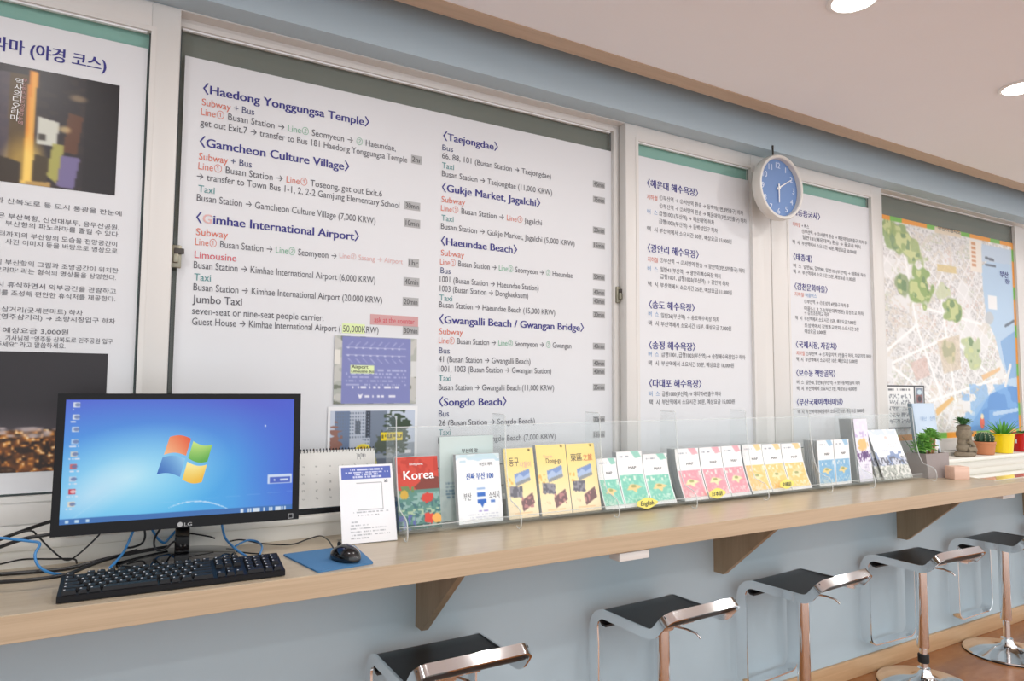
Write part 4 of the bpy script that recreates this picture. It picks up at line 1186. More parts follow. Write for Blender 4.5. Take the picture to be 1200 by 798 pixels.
def keycap(w, d):
    k = MB(); h = .0075
    a, b2, c, e = w / 2 - .0008, d / 2 - .0008, w / 2 - .0032, d / 2 - .0030
    vs = [(-a, -b2, 0), (a, -b2, 0), (a, b2, 0), (-a, b2, 0), (-c, -e, h), (c, -e, h), (c, e + .001, h), (-c, e + .001, h)]
    k.add(vs, [(3, 2, 1, 0), (4, 5, 6, 7), (0, 1, 5, 4), (1, 2, 6, 5), (2, 3, 7, 6), (3, 0, 4, 7)])
    k.add([(-c + .001, .0002, h + .0002), (-c + .0042, .0002, h + .0002), (-c + .0042, e - .001, h + .0002), (-c + .001, e - .001, h + .0002)], [(0, 1, 2, 3)], 1)
    return k
for ry, ks in rows:
    for kx, kw in ks:
        x = -KW / 2 + .006 + (kx + kw / 2) * U; y = KD / 2 - .006 - (ry + .5) * vp
        if kw not in kmesh:
            o = obj('key', keycap(kw * U, vp), [MT['key'], MT['keylegend']], kb, local=True); kmesh[kw] = o
        else:
            o = kmesh[kw].copy(); COL.objects.link(o)
        o.location = (x, y, khz(y) - .0005); o.rotation_euler = (math.atan(.016 / KD), 0, 0)

# ---- mouse mat and mouse
mm = [(.415, -.398), (.553, -.382), (.566, -.182), (.378, -.193)]
def rounded(poly, r, n=5):
    out = []
    for i in range(len(poly)):
        p, a, c = Vector(poly[i]), Vector(poly[i - 1]), Vector(poly[(i + 1) % len(poly)])
        d1, d2 = (a - p).normalized() * r, (c - p).normalized() * r
        for k in range(n + 1):
            t = k / n; out.append(tuple((p + d1) * (1 - t) ** 2 + p * 2 * t * (1 - t) + (p + d2) * t * t))
    return out
o = obj('mouse_mat', MB().prism(rounded(mm, .008), CT + .0002, CT + .004, 'z'), MT['pad'], loc=(.48, -.29, CT))
tag(o, 'blue cloth mouse mat lying on the counter beside the keyboard', 'mouse mat')
ms = thing('computer_mouse', (.500, -.325, CT + .004), 'glossy black computer mouse on the blue mat', 'mouse', rz=.28)
bm = bmesh.new(); bmesh.ops.create_uvsphere(bm, u_segments=28, v_segments=18, radius=1)
for v in bm.verts:
    x, y, z = v.co
    w = .031 * (1 - .12 * y * y) * (1 - .10 * math.exp(-(y * 3) ** 2))
    zz = max(z, -.12) if z > -.12 else -.12 + (z + .12) * .02
    v.co = Vector((x * w * (1.0 if z < .25 else 1), y * .053, .0045 + (zz + .12) * .031 * (1 - .25 * max(y, 0))))
obj('body', MB().bm(bm, 0, True), MT['black_gloss'], ms, local=True)
wl = MB().lathe([(.0055, -.003), (.007, -.002), (.007, .002), (.0055, .003)], n=20, axis='z')
wl.v = [(v[2], v[0] + .028, v[1] + .0325) for v in wl.v]
obj('scroll_wheel', wl, MT['rubber'], ms, local=True)

# ---- cables
def cab(px, py, y, lift=0.0):
    p = W(px, py, y)
    return p if p.z > CT + .004 + lift else H(px, py, CT + .004 + lift)
def cable(name, label, pts, r, m_, lift=0.0):
    P = [cab(*p, lift) for p in pts]
    k = MB().tube(smooth_path(P, 6), r, 8)
    o = obj(name, k, MT[m_], loc=tuple(P[0])); return tag(o, label, 'cable')
cable('monitor_cable', 'thick black cable running up to the left edge of the monitor', [(-70, 655, -.04), (-30, 644, -.04), (0, 632, -.045), (30, 621, -.055), (60, 611, -.07), (100, 603, -.07)], .0042, 'wire_black', .006)
cable('monitor_cable', 'thick black cable just under the lower left corner of the monitor', [(-60, 664, -.08), (0, 641, -.085), (30, 631, -.088), (58, 626, -.088), (100, 615, -.085), (125, 603, -.08)], .0042, 'wire_black', .006)
cable('thin_cable', 'thin black cable arching over the window sill left of the monitor', [(-30, 642, -.062), (0, 631, -.064), (34, 622, -.066), (44, 628, -.066), (58, 642, -.07), (76, 656, -.075), (90, 651, -.078), (115, 628, -.08), (126, 612, -.07)], .002, 'wire_black', .012)
cable('thin_cable', 'thin black cable lying along the counter at the left, looping by the keyboard', [(-40, 668, -.06), (0, 661, -.06), (27, 655.5, -.06), (60, 655, -.09), (86, 655, -.1), (90, 660, -.12)], .002, 'wire_black', .0)
cable('network_cable', 'blue network cable curling down left of the monitor to the keyboard', [(-30, 628, -.10), (7, 631, -.10), (33, 634, -.10), (46.6, 637, -.105), (41, 650, -.12), (45, 663, -.14), (58, 671, -.16), (72, 673, -.18)], .003, 'wire_blue', .009)
cable('power_cable', 'thick black cable on the counter between the left edge and the monitor stand', [(-40, 676, -.1), (0, 673, -.1), (40, 670, -.1), (80, 666, -.1), (120, 656, -.1), (160, 647, -.08), (196, 641, -.05)], .0045, 'wire_black', .002)
cable('power_cable', 'lowest thick black cable on the counter left of the keyboard', [(-40, 685, -.15), (0, 682, -.15), (40, 679, -.15), (78, 673, -.12), (112, 660, -.1), (140, 651, -.085), (160, 645, -.075)], .004, 'wire_black', .018)
cable('network_cable', 'blue network cable hanging below the monitor left of its neck', [(160, 612, -.085), (154.5, 626, -.09), (146, 645, -.10), (136, 658, -.13), (129, 665, -.17)], .003, 'wire_blue', .03)
cable('thin_cable', 'black cable looping below the monitor just left of its neck', [(168, 614, -.066), (170, 628, -.066), (166, 637, -.066), (156, 641, -.068), (148, 642, -.07)], .0026, 'wire_black', .03)
cable('network_cable', 'blue network cable tangled behind the monitor neck', [(176, 616, -.045), (184, 630, -.042), (192, 636, -.04), (198, 631, -.04), (206, 622, -.04)], .003, 'wire_blue', .03)
cable('thin_cable', 'black cable twisted behind the monitor neck', [(190, 616, -.06), (181, 632, -.058), (183, 644, -.056), (194, 643, -.055), (202, 636, -.052), (212, 630, -.05)], .0026, 'wire_black', .03)
cable('thin_cable', 'thin black cable emerging right of the monitor neck', [(206, 622, -.062), (220, 624.5, -.062), (244, 628.5, -.062), (252, 631, -.063)], .002, 'wire_black', .012)
cable('mouse_cable', 'thin black mouse cable curving back over the counter to the monitor', [(393, 646, -.268), (388, 638, -.22), (384, 632.5, -.17), (375, 628, -.06), (360, 632, -.05), (341, 638, -.07), (308, 637, -.06), (283, 632.5, -.05), (266, 635, -.055)], .0018, 'wire_black', .0)
cable('network_cable', 'blue network cable hanging below the monitor right of its neck', [(260, 612, -.082), (261, 620, -.084), (265, 632, -.086), (277, 644, -.10), (289, 652, -.13)], .003, 'wire_blue', .016)
cable('network_cable', 'blue network cable looped on the counter behind the keyboard number pad', [(276, 640, -.08), (283, 636, -.07), (292, 633, -.06), (302, 635, -.07), (307, 641, -.08), (304, 651, -.13)], .0026, 'wire_blue', .009)
cable('thin_cable', 'short thin black cable crossing behind the keyboard number pad', [(264, 643, -.09), (276, 646, -.1), (290, 648, -.11), (304, 649, -.115)], .0018, 'wire_black', .0)

# ================================================================== desk calendar and notice stand
x0, x1 = .405, W(440, 525, .035).x
zt = W(396, 527, .035).z
cal = thing('desk_calendar', ((x0 + x1) / 2, .03, SILL), 'white spiral bound desk calendar standing on the sill right of the monitor', 'calendar')
fp = [(.0 + .004, SILL + .004), (.0 + .006, SILL + .004), (.037, zt), (.035, zt)]
obj('stand_board', MB().prism([(.006, SILL + .001), (.0085, SILL + .001), (.0385, zt - .002), (.036, zt - .002)], x0, x1, 'x').prism([(.0665, SILL + .001), (.069, SILL + .001), (.0405, zt - .002), (.0385, zt - .002)], x0, x1, 'x'), MT['greyspine'], cal)
def f_cal(u, v):
    p = Paint(u, v, (232, 231, 226))
    for r in range(5):
        for c in range(7):
            p.put((abs(u - .1 - c * .135) < .012) & (abs(v - .28 - r * .14) < .016) & (hashn(u * 140, v * 60, r * 7 + c) > .4), (178, 178, 174))
    p.put((abs(u - .85) < .05) & (abs(v - .14) < .06) & (hashn(u * 150, v * 20) > .5), (150, 150, 150))
    p.put((abs(u - .06) < .05) & (abs(v - .11) < .05), (200, 200, 198))
    return p.c
printed('page', bil((x0 + .003, .0345, zt), (x1 - .003, .0345, zt), (x1 - .003, .0045, SILL + .016), (x0 + .003, .0045, SILL + .016)), 130, 80, f_cal, cal, 'print_matt')
obj('base_strip', MB().box(x0, x1, -.002, .07, SILL + .0002, SILL + .001).prism([(.001, SILL + .001), (.004, SILL + .001), (.006, SILL + .014), (.003, SILL + .014)], x0, x1, 'x'), MT['black'], cal)
sp_ = MB()
n = 30
for i in range(n):
    x = x0 + .006 + (x1 - x0 - .012) * i / (n - 1)
    sp_.tube([(x, .037 + .006 * math.cos(a), zt - .001 + .006 * math.sin(a)) for a in [2 * PI * k / 10 for k in range(11)]], .0011, 5, caps=False)
obj('spiral', sp_, MT['rubber'], cal)

ns = thing('notice_stand', (.616, -.1655, CT), 'white notice with blue heading in a leaning clear stand beside the mouse', 'sign', rz=-.0823)
NW, NH, NT = .1524, .2155, .3326
def np_(x, y, z): return Vector((x, y * math.cos(NT) + z * math.sin(NT), y * -math.sin(NT) + z * math.cos(NT) + .0025))
def nbox(k, *a):
    q = MB().box(*a); k.add([np_(*v) for v in q.v], q.f); return k
obj('stand', nbox(MB(), -NW / 2 - .002, NW / 2 + .002, .0016, .0036, 0, NH + .002).box(-NW / 2, NW / 2, .0, .075, 0, .002), MT['acrylic'], ns, local=True)
def f_notice(u, v):
    p = Paint(u, v, (240, 240, 243))
    p.rect(.04, .96, .03, .19, (86, 104, 184))
    for y0, a, b2 in ((.065, .2, .82), (.1, .1, .92), (.13, .28, .72), (.16, .25, .8)):
        p.put((abs(v - y0) < .011) & (u > a) & (u < b2) & (hashn(u * 74, v * 0 + y0 * 99) > .3), (206, 212, 236))
    for (a, b2, c, d) in ((.30, .78, .24, .244), (.30, .78, .586, .590), (.30, .306, .24, .59), (.774, .78, .24, .59)): p.rect(a, b2, c, d, (130, 130, 134))
    p.put((abs(u - .86) < .03) & (abs(v - .222) < .02) & (hashn(u * 90, v * 70) > .4), (120, 122, 130))
    for y0, a, b2 in ((.62, .2, .9), (.66, .3, .7), (.735, .18, .3), (.78, .16, .5), (.82, .16, .86), (.86, .16, .8), (.90, .16, .88), (.94, .16, .5)):
        p.put((abs(v - y0) < .008) & (u > a) & (u < b2) & (hashn(u * 80, v * 0 + y0 * 77) > .4), (176, 178, 184))
    return p.c
printed('notice', lambda u, v: np_(-NW / 2 + NW * u, .0008, NH * (1 - v)), 90, 124, f_notice, ns, 'print', local=True)

# ================================================================== acrylic leaflet rack
TR = .0                                           # rack foot level above the counter
rk = thing('brochure_rack', (2.0, -.12, CT), 'long clear acrylic brochure rack with eight dividers on the counter', 'brochure rack')
RX = [.705, 1.0685, 1.444, 1.796, 2.1715, 2.56, 2.852, 3.335]
SH = CT + .012
bp = MB().box(RX[0], RX[-1], -.038, -.0345, CT + .008, ZC - .125)
obj('back_panel', bp, MT['acrylic'], rk)
obj('back_rim', MB().box(RX[0], RX[-1], -.038, -.0345, ZC - .125, ZC - .1225), MT['acrylic_edge'], rk)
obj('shelf', MB().box(RX[0], RX[-1], -.146, -.038, SH, SH + .003), MT['acrylic'], rk)
obj('front_lip', MB().box(RX[0], RX[-1], -.150, -.1465, SH - .002, SH + .016), MT['acrylic'], rk)
obj('lip_rim', MB().box(RX[0], RX[-1], -.1505, -.146, SH + .016, SH + .018), MT['acrylic_edge'], rk)
def bez2(a, b2, c, n=8): return [(a[0] * (1 - t) ** 2 + 2 * b2[0] * t * (1 - t) + c[0] * t * t, a[1] * (1 - t) ** 2 + 2 * b2[1] * t * (1 - t) + c[1] * t * t) for t in [i / n for i in range(n + 1)]]
zt = ZC - .088
dpoly = [(-.031, CT + .004), (-.031, zt), (-.105, zt)]
dpoly += bez2((-.112, zt - .006), (-.118, ZC - .30), (-.155, ZC - .352))
dpoly += bez2((-.175, ZC - .362), (-.212, ZC - .360), (-.216, ZC - .395), 6)[1:]
dpoly += bez2((-.217, CT + .02), (-.214, CT + .0022), (-.205, CT + .0022), 5)
dpoly += bez2((-.196, CT + .0022), (-.192, CT + .004), (-.190, CT + .010), 4)[1:]
for i, x in enumerate(RX):
    d = MB().prism(dpoly, x - .0012, x + .0012, 'x')
    o = obj('divider', d, MT['acrylic'], rk)
    ed = [Vector((x, y, z)) for y, z in dpoly[1:-1]]
    obj('divider_edge', MB().tube(ed, .0017, 6), MT['acrylic_edge'], o)
for px, py, t, lab in ((758.5, 589.5, 'English', 'yellow label reading English'), (840.5, 578, '日本語', 'yellow label in Japanese'), (922, 567, '中國語', 'yellow label in Chinese')):
    c = W(px, py, -.153)
    hw_ = .047 if t == 'English' else .043
    poly = [(c.x + hw_ * math.cos(a) * (1 + .05 * math.cos(5 * a)), c.z + .0175 * math.sin(a) * (1 + .12 * math.cos(4 * a))) for a in [2 * PI * k / 40 for k in range(40)]]
    o = obj('language_label', MB().prism(poly, -.1535, -.1525, 'y'), MT['sticker'], rk); o['label'] = lab
    L = Letters(); L.put([(t, 'tag_ink')], (c.x - hw_ * .62, -.1541, c.z - .0075), .0165 if t == 'English' else .013, hw_ * 1.24, bold=.03); L.build('lettering', o)

# ---- leaflets
def leaf_shape(kind, yb, yt, zb, zt):
    """side curve (y, z) for t in 0..1 from foot to head"""
    if kind == 'bent': return lambda t: (yt + (yb - yt) * (1 - t) ** 1.7, zb + (zt - zb) * t)
    return lambda t: (yb + (yt - yb) * t, zb + (zt - zb) * t)
def leaflet_mesh(x0, x1, fn, thick, n=10):
    vs, fs = [], []
    for i in range(n + 1):
        y, z = fn(i / n)
        for x in (x0, x1): vs += [(x, y, z), (x, y + thick, z)]
    for i in range(n):
        a, b2 = i * 4, i * 4 + 4
        fs += [(a, a + 2, b2 + 2, b2), (a + 1, b2 + 1, b2 + 3, a + 3), (a, b2, b2 + 1, a + 1), (a + 2, a + 3, b2 + 3, b2 + 2)]
    fs += [(0, 1, 3, 2), (4 * n, 4 * n + 2, 4 * n + 3, 4 * n + 1)]
    return MB().add(vs, fs)
ZB = SH + .0035
def leaflet(name, label, cat, tl, tr, func, kind='straight', yb=-.118, yt=-.075, thick=.0035, n_behind=0, dy=.0062, group=None, blabel=None, nx=44, ny=80, side='page', wid=None, drop=0, lean=0, cover=None):
    A, B = W(*tl, yt), W(*tr, yt)
    x0, x1, zt = A.x, B.x, (A.z + B.z) / 2
    if wid: x1 = x0 + wid
    fn = leaf_shape(kind, yb, yt, ZB, zt)
    sh = lambda t: lean * (1 - t)
    body = leaflet_mesh(x0, x1, fn, thick)
    hgt = zt - ZB
    body.v = [(x + sh((z - ZB) / hgt), y, z) for x, y, z in body.v]
    o = obj(name, body, MT[side], loc=((x0 + x1) / 2, yb, ZB))
    tag(o, label, cat, group)
    def P(u, v):
        y, z = fn(1 - v); return (x0 + (x1 - x0) * u + sh(1 - v), y - .0006, z)
    printed('cover', P, nx, ny, func, o, soft=1)
    if n_behind:
        bm_ = obj(name, leaflet_mesh(x0, x1, leaf_shape(kind, yb, yt, ZB, zt), .0030), MT['page'], loc=((x0 + x1) / 2, yb, ZB))
        bm_.data.transform(Matrix.Identity(4))
        r = random.Random(int(x0 * 1000))
        for k in range(n_behind):
            c = bm_ if k == 0 else bm_.copy()
            if k: COL.objects.link(c)
            c.location = ((x0 + x1) / 2 + r.uniform(-.0008, .0008), yb + thick + .0012 + dy * k, ZB + r.uniform(0, .001))
            tag(c, blabel, cat, blabel)
    return o, fn, x0, x1, zt
def ticks(p, rows, col, seed=0, f=70, a=1.0):
    for (y0, h, u0, u1) in rows: p.put((abs(p.v - y0) < h) & (p.u > u0) & (p.u < u1) & (hashn(p.u * f, p.v * 0 + seed + y0 * 50) > .38), col, a)

# guidebook
def f_korea(u, v):
    p = Paint(u, v, (206, 72, 56))
    p.put((v < .3) & (vnoise(u * 14, v * 16, 2) > .6), (190, 60, 46)); p.put((u > .55) & (v > .3) & (v < .5), (120, 66, 56)); p.poly([(.4, .42), (.75, .26), (1, .3), (1, .5), (.5, .5)], (128, 60, 50))
    p.put(v > .46, (92, 138, 128)); p.put((v > .40) & (v < .5) & (u < .4) & (vnoise(u * 16, v * 18, 3) > .4), (108, 134, 84))
    p.put((v > .5) & (vnoise(u * 12, v * 34, 5) > .55), (138, 172, 166)); p.put((v > .62) & (vnoise(u * 20, v * 30, 8) > .66), (70, 112, 116))
    p.blob(.70, .58, .14, .07, (206, 66, 54), wob=.6); p.blob(.16, .52, .09, .055, (206, 168, 66), wob=.6); p.blob(.72, .86, .13, .075, (216, 70, 56), wob=.5); p.blob(.9, .87, .11, .06, (238, 176, 90), wob=.5)
    p.put((v > .8) & (u < .4) & (vnoise(u * 20, v * 20, 9) > .5), (96, 104, 168)); p.put((v > .93) & (vnoise(u * 26, v * 20, 12) > .45), (60, 92, 84))
    p.put((v > .72) & (v < .8) & (vnoise(u * 16, v * 26, 15) > .55), (168, 190, 160))
    return p.c
ko, fn, x0, x1, zt = leaflet('guidebook', 'red and green paperback guidebook titled Korea at the left end of the rack', 'book', (463, 537), (512, 533.5), f_korea, yb=-.128, yt=-.085, thick=.022, nx=80, ny=110)
def on_leaf(fn, x0, x1, u, v, lift=.0014):
    y, z = fn(1 - v); y2, z2 = fn(min(1, 1 - v + .1)); y3, z3 = fn(max(0, 1 - v - .1))
    ez = Vector((0, y2 - y3, z2 - z3)).normalized()
    return Vector((x0 + (x1 - x0) * u, y - lift, z)), ez
def write(par, fn, x0, x1, items, name='lettering'):
    L = Letters()
    for t, ink, u, v, h, w, bold in items:
        o, ez = on_leaf(fn, x0, x1, u, v)
        L.put([(t, ink)], o, h, w * (x1 - x0) if w else None, ez=ez, bold=bold)
    L.build(name, par)
write(ko, fn, x0, x1, [('Korea', 'white', .17, .315, .027, .72, .03), ('lonely planet', 'white', .32, .115, .0075, .32, .01)])
y, z = fn(0); y2, z2 = fn(.46)
obj('spine_strip', MB().add([(x0 - .0006, y + .001, z), (x0 - .0006, y + .021, z), (x0 - .0006, y2 + .021, z2), (x0 - .0006, y2 + .001, z2)], [(0, 1, 2, 3)]), MT['spine_blue'], ko)
# big pale green booklet behind
def f_green(u, v):
    p = Paint(u, v, (206, 221, 218))
    p.put((v > .5) & (vnoise(u * 12, v * 22, 3) > .62), (190, 208, 206), .6)
    ticks(p, [(.56 + .04 * k, .011, .1, .5) for k in range(5)], (120, 150, 168), 2, 60)
    return p.c
gb_, fn, x0, x1, zt = leaflet('booklet', 'large pale green booklet standing behind the guidebook and the white booklet', 'booklet', (515, 512.5), (577.5, 509.3), f_green, yb=-.064, yt=-.052, thick=.006, nx=60, ny=80, side='greyspine')
write(gb_, fn, x0, x1, [('부산의 맛', 'tag_ink', .40, .20, .011, .30, .02)])
# white booklet
def f_white(u, v):
    p = Paint(u, v, (243, 246, 248))
    p.put((v < .12) & (vnoise(u * 6, v * 18, 4) > .45), (188, 218, 232), .8); p.put((v < .06), (198, 224, 230), .6)
    p.rect(.44, .62, .49, .53, (160, 190, 228)); p.rect(.44, .62, .565, .62, (60, 112, 196)); p.poly([(.44, .67), (.64, .67), (.64, .72), (.58, .73), (.54, .79), (.50, .73), (.44, .72)], (52, 104, 190))
    p.rect(.74, .84, .685, .725, (90, 130, 200)); ticks(p, [(.835, .011, .45, .66)], (160, 150, 210), 1, 50); ticks(p, [(.88, .005, .2, .9), (.92, .005, .25, .9), (.95, .005, .25, .8)], (186, 190, 206), 1, 60)
    p.put((abs(v - .515) < .003) & ((u < .3) | (u > .7)), (196, 200, 206)); p.put((v > .44) & (v < .45) & (u < .95), (222, 226, 232))
    p.poly([(.1, 1), (.1, .8), (.3, .98)], (250, 250, 252))
    return p.c
wb, fn, x0, x1, zt = leaflet('booklet', 'white booklet with blue Korean title ending in 100 beside the guidebook', 'booklet', (533.5, 533), (584.5, 531), f_white, yb=-.128, yt=-.095, thick=.018, nx=70, ny=100)
write(wb, fn, x0, x1, [('진짜 부산 100', 'cover_blue', .21, .365, .0165, .62, .035), ('부산', 'ink', .13, .66, .018, .17, .0), ('소식지', 'ink', .70, .66, .018, .24, .0), ('부산의 매력', 'tag_ink', .52, .175, .009, .3, .0)])
# three yellow brochures
def f_yellow(seed):
    def f(u, v):
        p = Paint(u, v, (250, 224, 146)); p.put(np.clip(v * 1.6 - .3, 0, 1), (252, 234, 190)); p.put(np.clip(v * 2 - 1.3, 0, 1), (252, 232, 202))
        p.rect(.30, .82, .34, .50, (132, 158, 206), rot=-.14); p.poly([(.30, .44), (.48, .37), (.6, .42), (.82, .36), (.82, .47), (.32, .5)], (176, 196, 226)); p.rect(.34, .82, .46, .51, (150, 156, 160), rot=-.14)
        p.rect(.10, .52, .55, .70, (150, 148, 156), rot=.08); p.put((u > .1) & (u < .52) & (v > .55) & (v < .7) & (vnoise(u * 22, v * 30, seed) > .5), (112, 112, 122))
        p.rect(.46, .88, .70, .86, (130, 104, 106), rot=-.26); p.put((u > .48) & (u < .86) & (v > .7) & (v < .86) & (vnoise(u * 18, v * 26, seed + 4) > .6), (190, 140, 140))
        p.put((v > .42) & (v < .55) & (u < .25) & (vnoise(u * 22, v * 22, seed + 9) > .62), (236, 190, 110)); p.put((v > .9) & (abs(v - .93) < .005) & (u > .2) & (u < .8), (240, 190, 140))
        p.blob(.86, .03, .04, .016, (110, 100, 60)); p.put((abs(v - .83) < .02) & (u > .12) & (u < .32) & (vnoise(u * 30, v * 30, 3) > .5), (220, 200, 160))
        return p.c
    return f
names = (('yellow brochure with black Korean hand lettering, beside the white booklet', 'y1'), ('yellow brochure with English hand lettering, between the other two yellow ones', 'y2'), ('yellow brochure with Chinese hand lettering, nearest the green leaflets', 'y3'))
for (lab, _), tl, tr, w_, nb in zip(names, ((589, 526.5), (627, 522), (662.5, 520.5)), ((626, 524), (660, 520), (698, 519)), (.112, .118, .118), (1, 2, 4)):
    o, fn, x0, x1, zt = leaflet('brochure', lab, 'brochure', tl, tr, f_yellow(int(tl[0])), yb=-.13, yt=-.085, thick=.006, n_behind=nb, side='page', blabel='yellow edged brochure behind the front one in the %s yellow stack' % ('left', 'middle', 'right')[(nb > 1) + (nb > 3)], wid=w_, nx=52, ny=96)
    if tl[0] < 600: write(o, fn, x0, x1, [('동구', 'ink', .16, .245, .022, .32, .0), ('나들이', 'pale_pink', .52, .275, .015, .36, .0)])
    elif tl[0] < 650: write(o, fn, x0, x1, [('Dong-gu', 'ink', .30, .265, .016, .52, .0), ('Tour in', 'pale_pink', .22, .19, .010, .3, .0)])
    else: write(o, fn, x0, x1, [('東區', 'ink', .12, .245, .020, .40, .015), ('之旅', 'red', .56, .25, .018, .32, .01)])
# green, pink, orange and blue map leaflets
def f_map_leaf(c, c2, acc, seed):
    def f(u, v):
        p = Paint(u, v, (246, 246, 246))
        p.poly([(.55, 0), (.86, 0), (.98, .12), (.72, .13)], c, .75)
        ticks(p, [(.095, .012, .12, .5)], (150, 158, 170), seed, 40)
        p.put(v > .43, c); p.put((v > .43) & (vnoise(u * 16, v * 30, seed) > .62), c2, .8)
        p.put((v > .45) & (v < .56) & (hashn(u * 14, v * 26, seed) > .82), (250, 246, 236), .7)
        p.put((v > .8) & (vnoise(u * 22, v * 30, seed + 3) > .66), (236, 240, 230), .5)
        p.poly([(.22, .70), (.38, .60), (.62, .62), (.82, .66), (.62, .70), (.55, .76), (.42, .71)], acc); p.blob(.5, .645, .10, .028, (140, 150, 90), .7)
        p.put(v > .945, (244, 244, 244)); p.put((u < .03) | (u > .97), (246, 246, 246))
        return p.c
    return f
sets = [('green', (132, 204, 184), (164, 220, 200), (236, 208, 150), [((699, 537.5), (725, 536.5)), ((722, 530), (751, 528)), ((752.5, 532.5), (781, 531))], 'bent', (4, 4, 7)),
        ('pink', (238, 160, 172), (243, 184, 190), (242, 228, 182), [((790.5, 526.5), (818, 524.5)), ((819, 525), (846, 523)), ((845, 523.5), (868, 521.5))], 'bent', (7, 3, 7)),
        ('orange', (246, 204, 132), (249, 216, 164), (238, 224, 178), [((869, 521.5), (894, 520)), ((892.5, 521), (916, 519.5)), ((915, 520.5), (938, 518.5))], 'bent', (7, 4, 4)),
        ('blue', (136, 184, 218), (156, 198, 226), (236, 212, 150), [((957, 516.5), (976, 515.5)), ((976.5, 515.5), (994, 514.5))], 'straight', (9, 2))]
pos_n = {0: 'left', 1: 'middle', 2: 'right'}
for nm, c, c2, acc, pl_, kind, nbs in sets:
    for i, (tl, tr) in enumerate(pl_):
        ps = pos_n[i] if nm != 'blue' else ('left', 'right')[i]
        lab = '%s and white map leaflet at the front of the %s %s stack in the rack' % (nm, ps, nm)
        o, fn, x0, x1, zt = leaflet('leaflet', lab, 'leaflet', tl, tr, f_map_leaf(c, c2, acc, i + 3), kind, yb=-.138 if kind == 'bent' else -.128, yt=-.085 if kind == 'bent' else -.118, thick=.003, n_behind=nbs[i], dy=.0058 if kind == 'bent' else .0075,
            blabel='white edged folded leaflet behind the front one in the %s %s stack' % (ps, nm), nx=40, ny=80, wid={'green': (.0855, .116, None), 'pink': (None, .117, .108), 'orange': (.115, .114, None), 'blue': (.110, None)}[nm][i])
        write(o, fn, x0, x1, [('MAP', 'tag_ink', .42, .33, .010, .30, .01)])
# lavender leaflet with a row of grey ones fanned behind it
def f_lav(u, v):
    p = Paint(u, v, (238, 234, 244))
    p.put(vnoise(u * 6, v * 14, 5) > .6, (228, 224, 240), .7); p.blob(.5, .42, .34, .10, (238, 196, 130), wob=.7); p.put((v > .5) & (v < .68) & (vnoise(u * 18, v * 34, 7) > .58), (120, 88, 140)); p.blob(.6, .58, .25, .06, (104, 74, 128), wob=1.0)
    p.put((v > .2) & (v < .3) & (vnoise(u * 10, v * 26, 9) > .6), (206, 190, 226)); ticks(p, [(.74 + .03 * k, .008, .45, .8) for k in range(4)], (190, 182, 206), 2, 40)
    return p.c
lv, fn, x0, x1, zt = leaflet('leaflet', 'tall lavender leaflet with a purple flower picture beside the blue stacks', 'leaflet', (999.5, 491), (1015, 490.5), f_lav, yb=-.130, yt=-.104, thick=.003, nx=36, ny=90, lean=0)
bmx = obj('leaflet', leaflet_mesh(x0 - .010, x1 - .010, leaf_shape('straight', 0, .026, ZB, zt), .0022), MT['page'], loc=((x0 + x1) / 2 - .010, 0, ZB))
for k in range(13):
    c = bmx if k == 0 else bmx.copy()
    if k: COL.objects.link(c)
    c.location = ((x0 + x1) / 2 - .012 + .006 * (1 - k / 12), -.1245 + .0046 * k, ZB)
    tag(c, 'tall grey edged leaflet in the upright row behind the blue stacks', 'leaflet', 'tall grey edged leaflets in the upright row behind the blue stacks')
# skyline brochures
def f_sky(u, v):
    p = Paint(u, v, (244, 247, 250))
    p.put((v < .12) & (vnoise(u * 10, v * 14, 4) > .4), (206, 220, 236), .7); p.blob(.55, .17, .06, .03, (236, 190, 180), .7)
    n = vnoise(u * 12, u * 0, 3)
    p.put((v > .52 + .1 * n) & (v < .72), (206, 210, 222)); p.put((v > .45) & (v < .72) & (vnoise(u * 7, v * 9, 11) > .58), (140, 158, 194)); p.put((v > .55) & (v < .72) & (vnoise(u * 22, v * 26, 13) > .62), (104, 106, 118))
    p.put(v > .72, (226, 226, 220)); p.put((v > .72) & (vnoise(u * 26, v * 34, 6) > .56), (176, 180, 172)); p.put((v > .78) & (vnoise(u * 30, v * 40, 16) > .72), (132, 134, 128))
    ticks(p, [(.3, .012, .5, .85), (.36, .01, .5, .8)], (226, 196, 196), 3, 40); ticks(p, [(.42, .016, .3, .5)], (180, 190, 214), 5, 40)
    return p.c
leaflet('brochure', 'white city skyline brochure mostly hidden between the lavender leaflet and the wide skyline one', 'brochure', (1012.5, 505.5), (1030, 505), f_sky, yb=-.128, yt=-.070, thick=.004, wid=.125, nx=50, ny=70)
leaflet('brochure', 'wide white city skyline brochure in the last bay of the rack', 'brochure', (1015.5, 503.5), (1051, 503), f_sky, yb=-.143, yt=-.085, thick=.004, nx=80, ny=70, wid=.225, lean=.035)

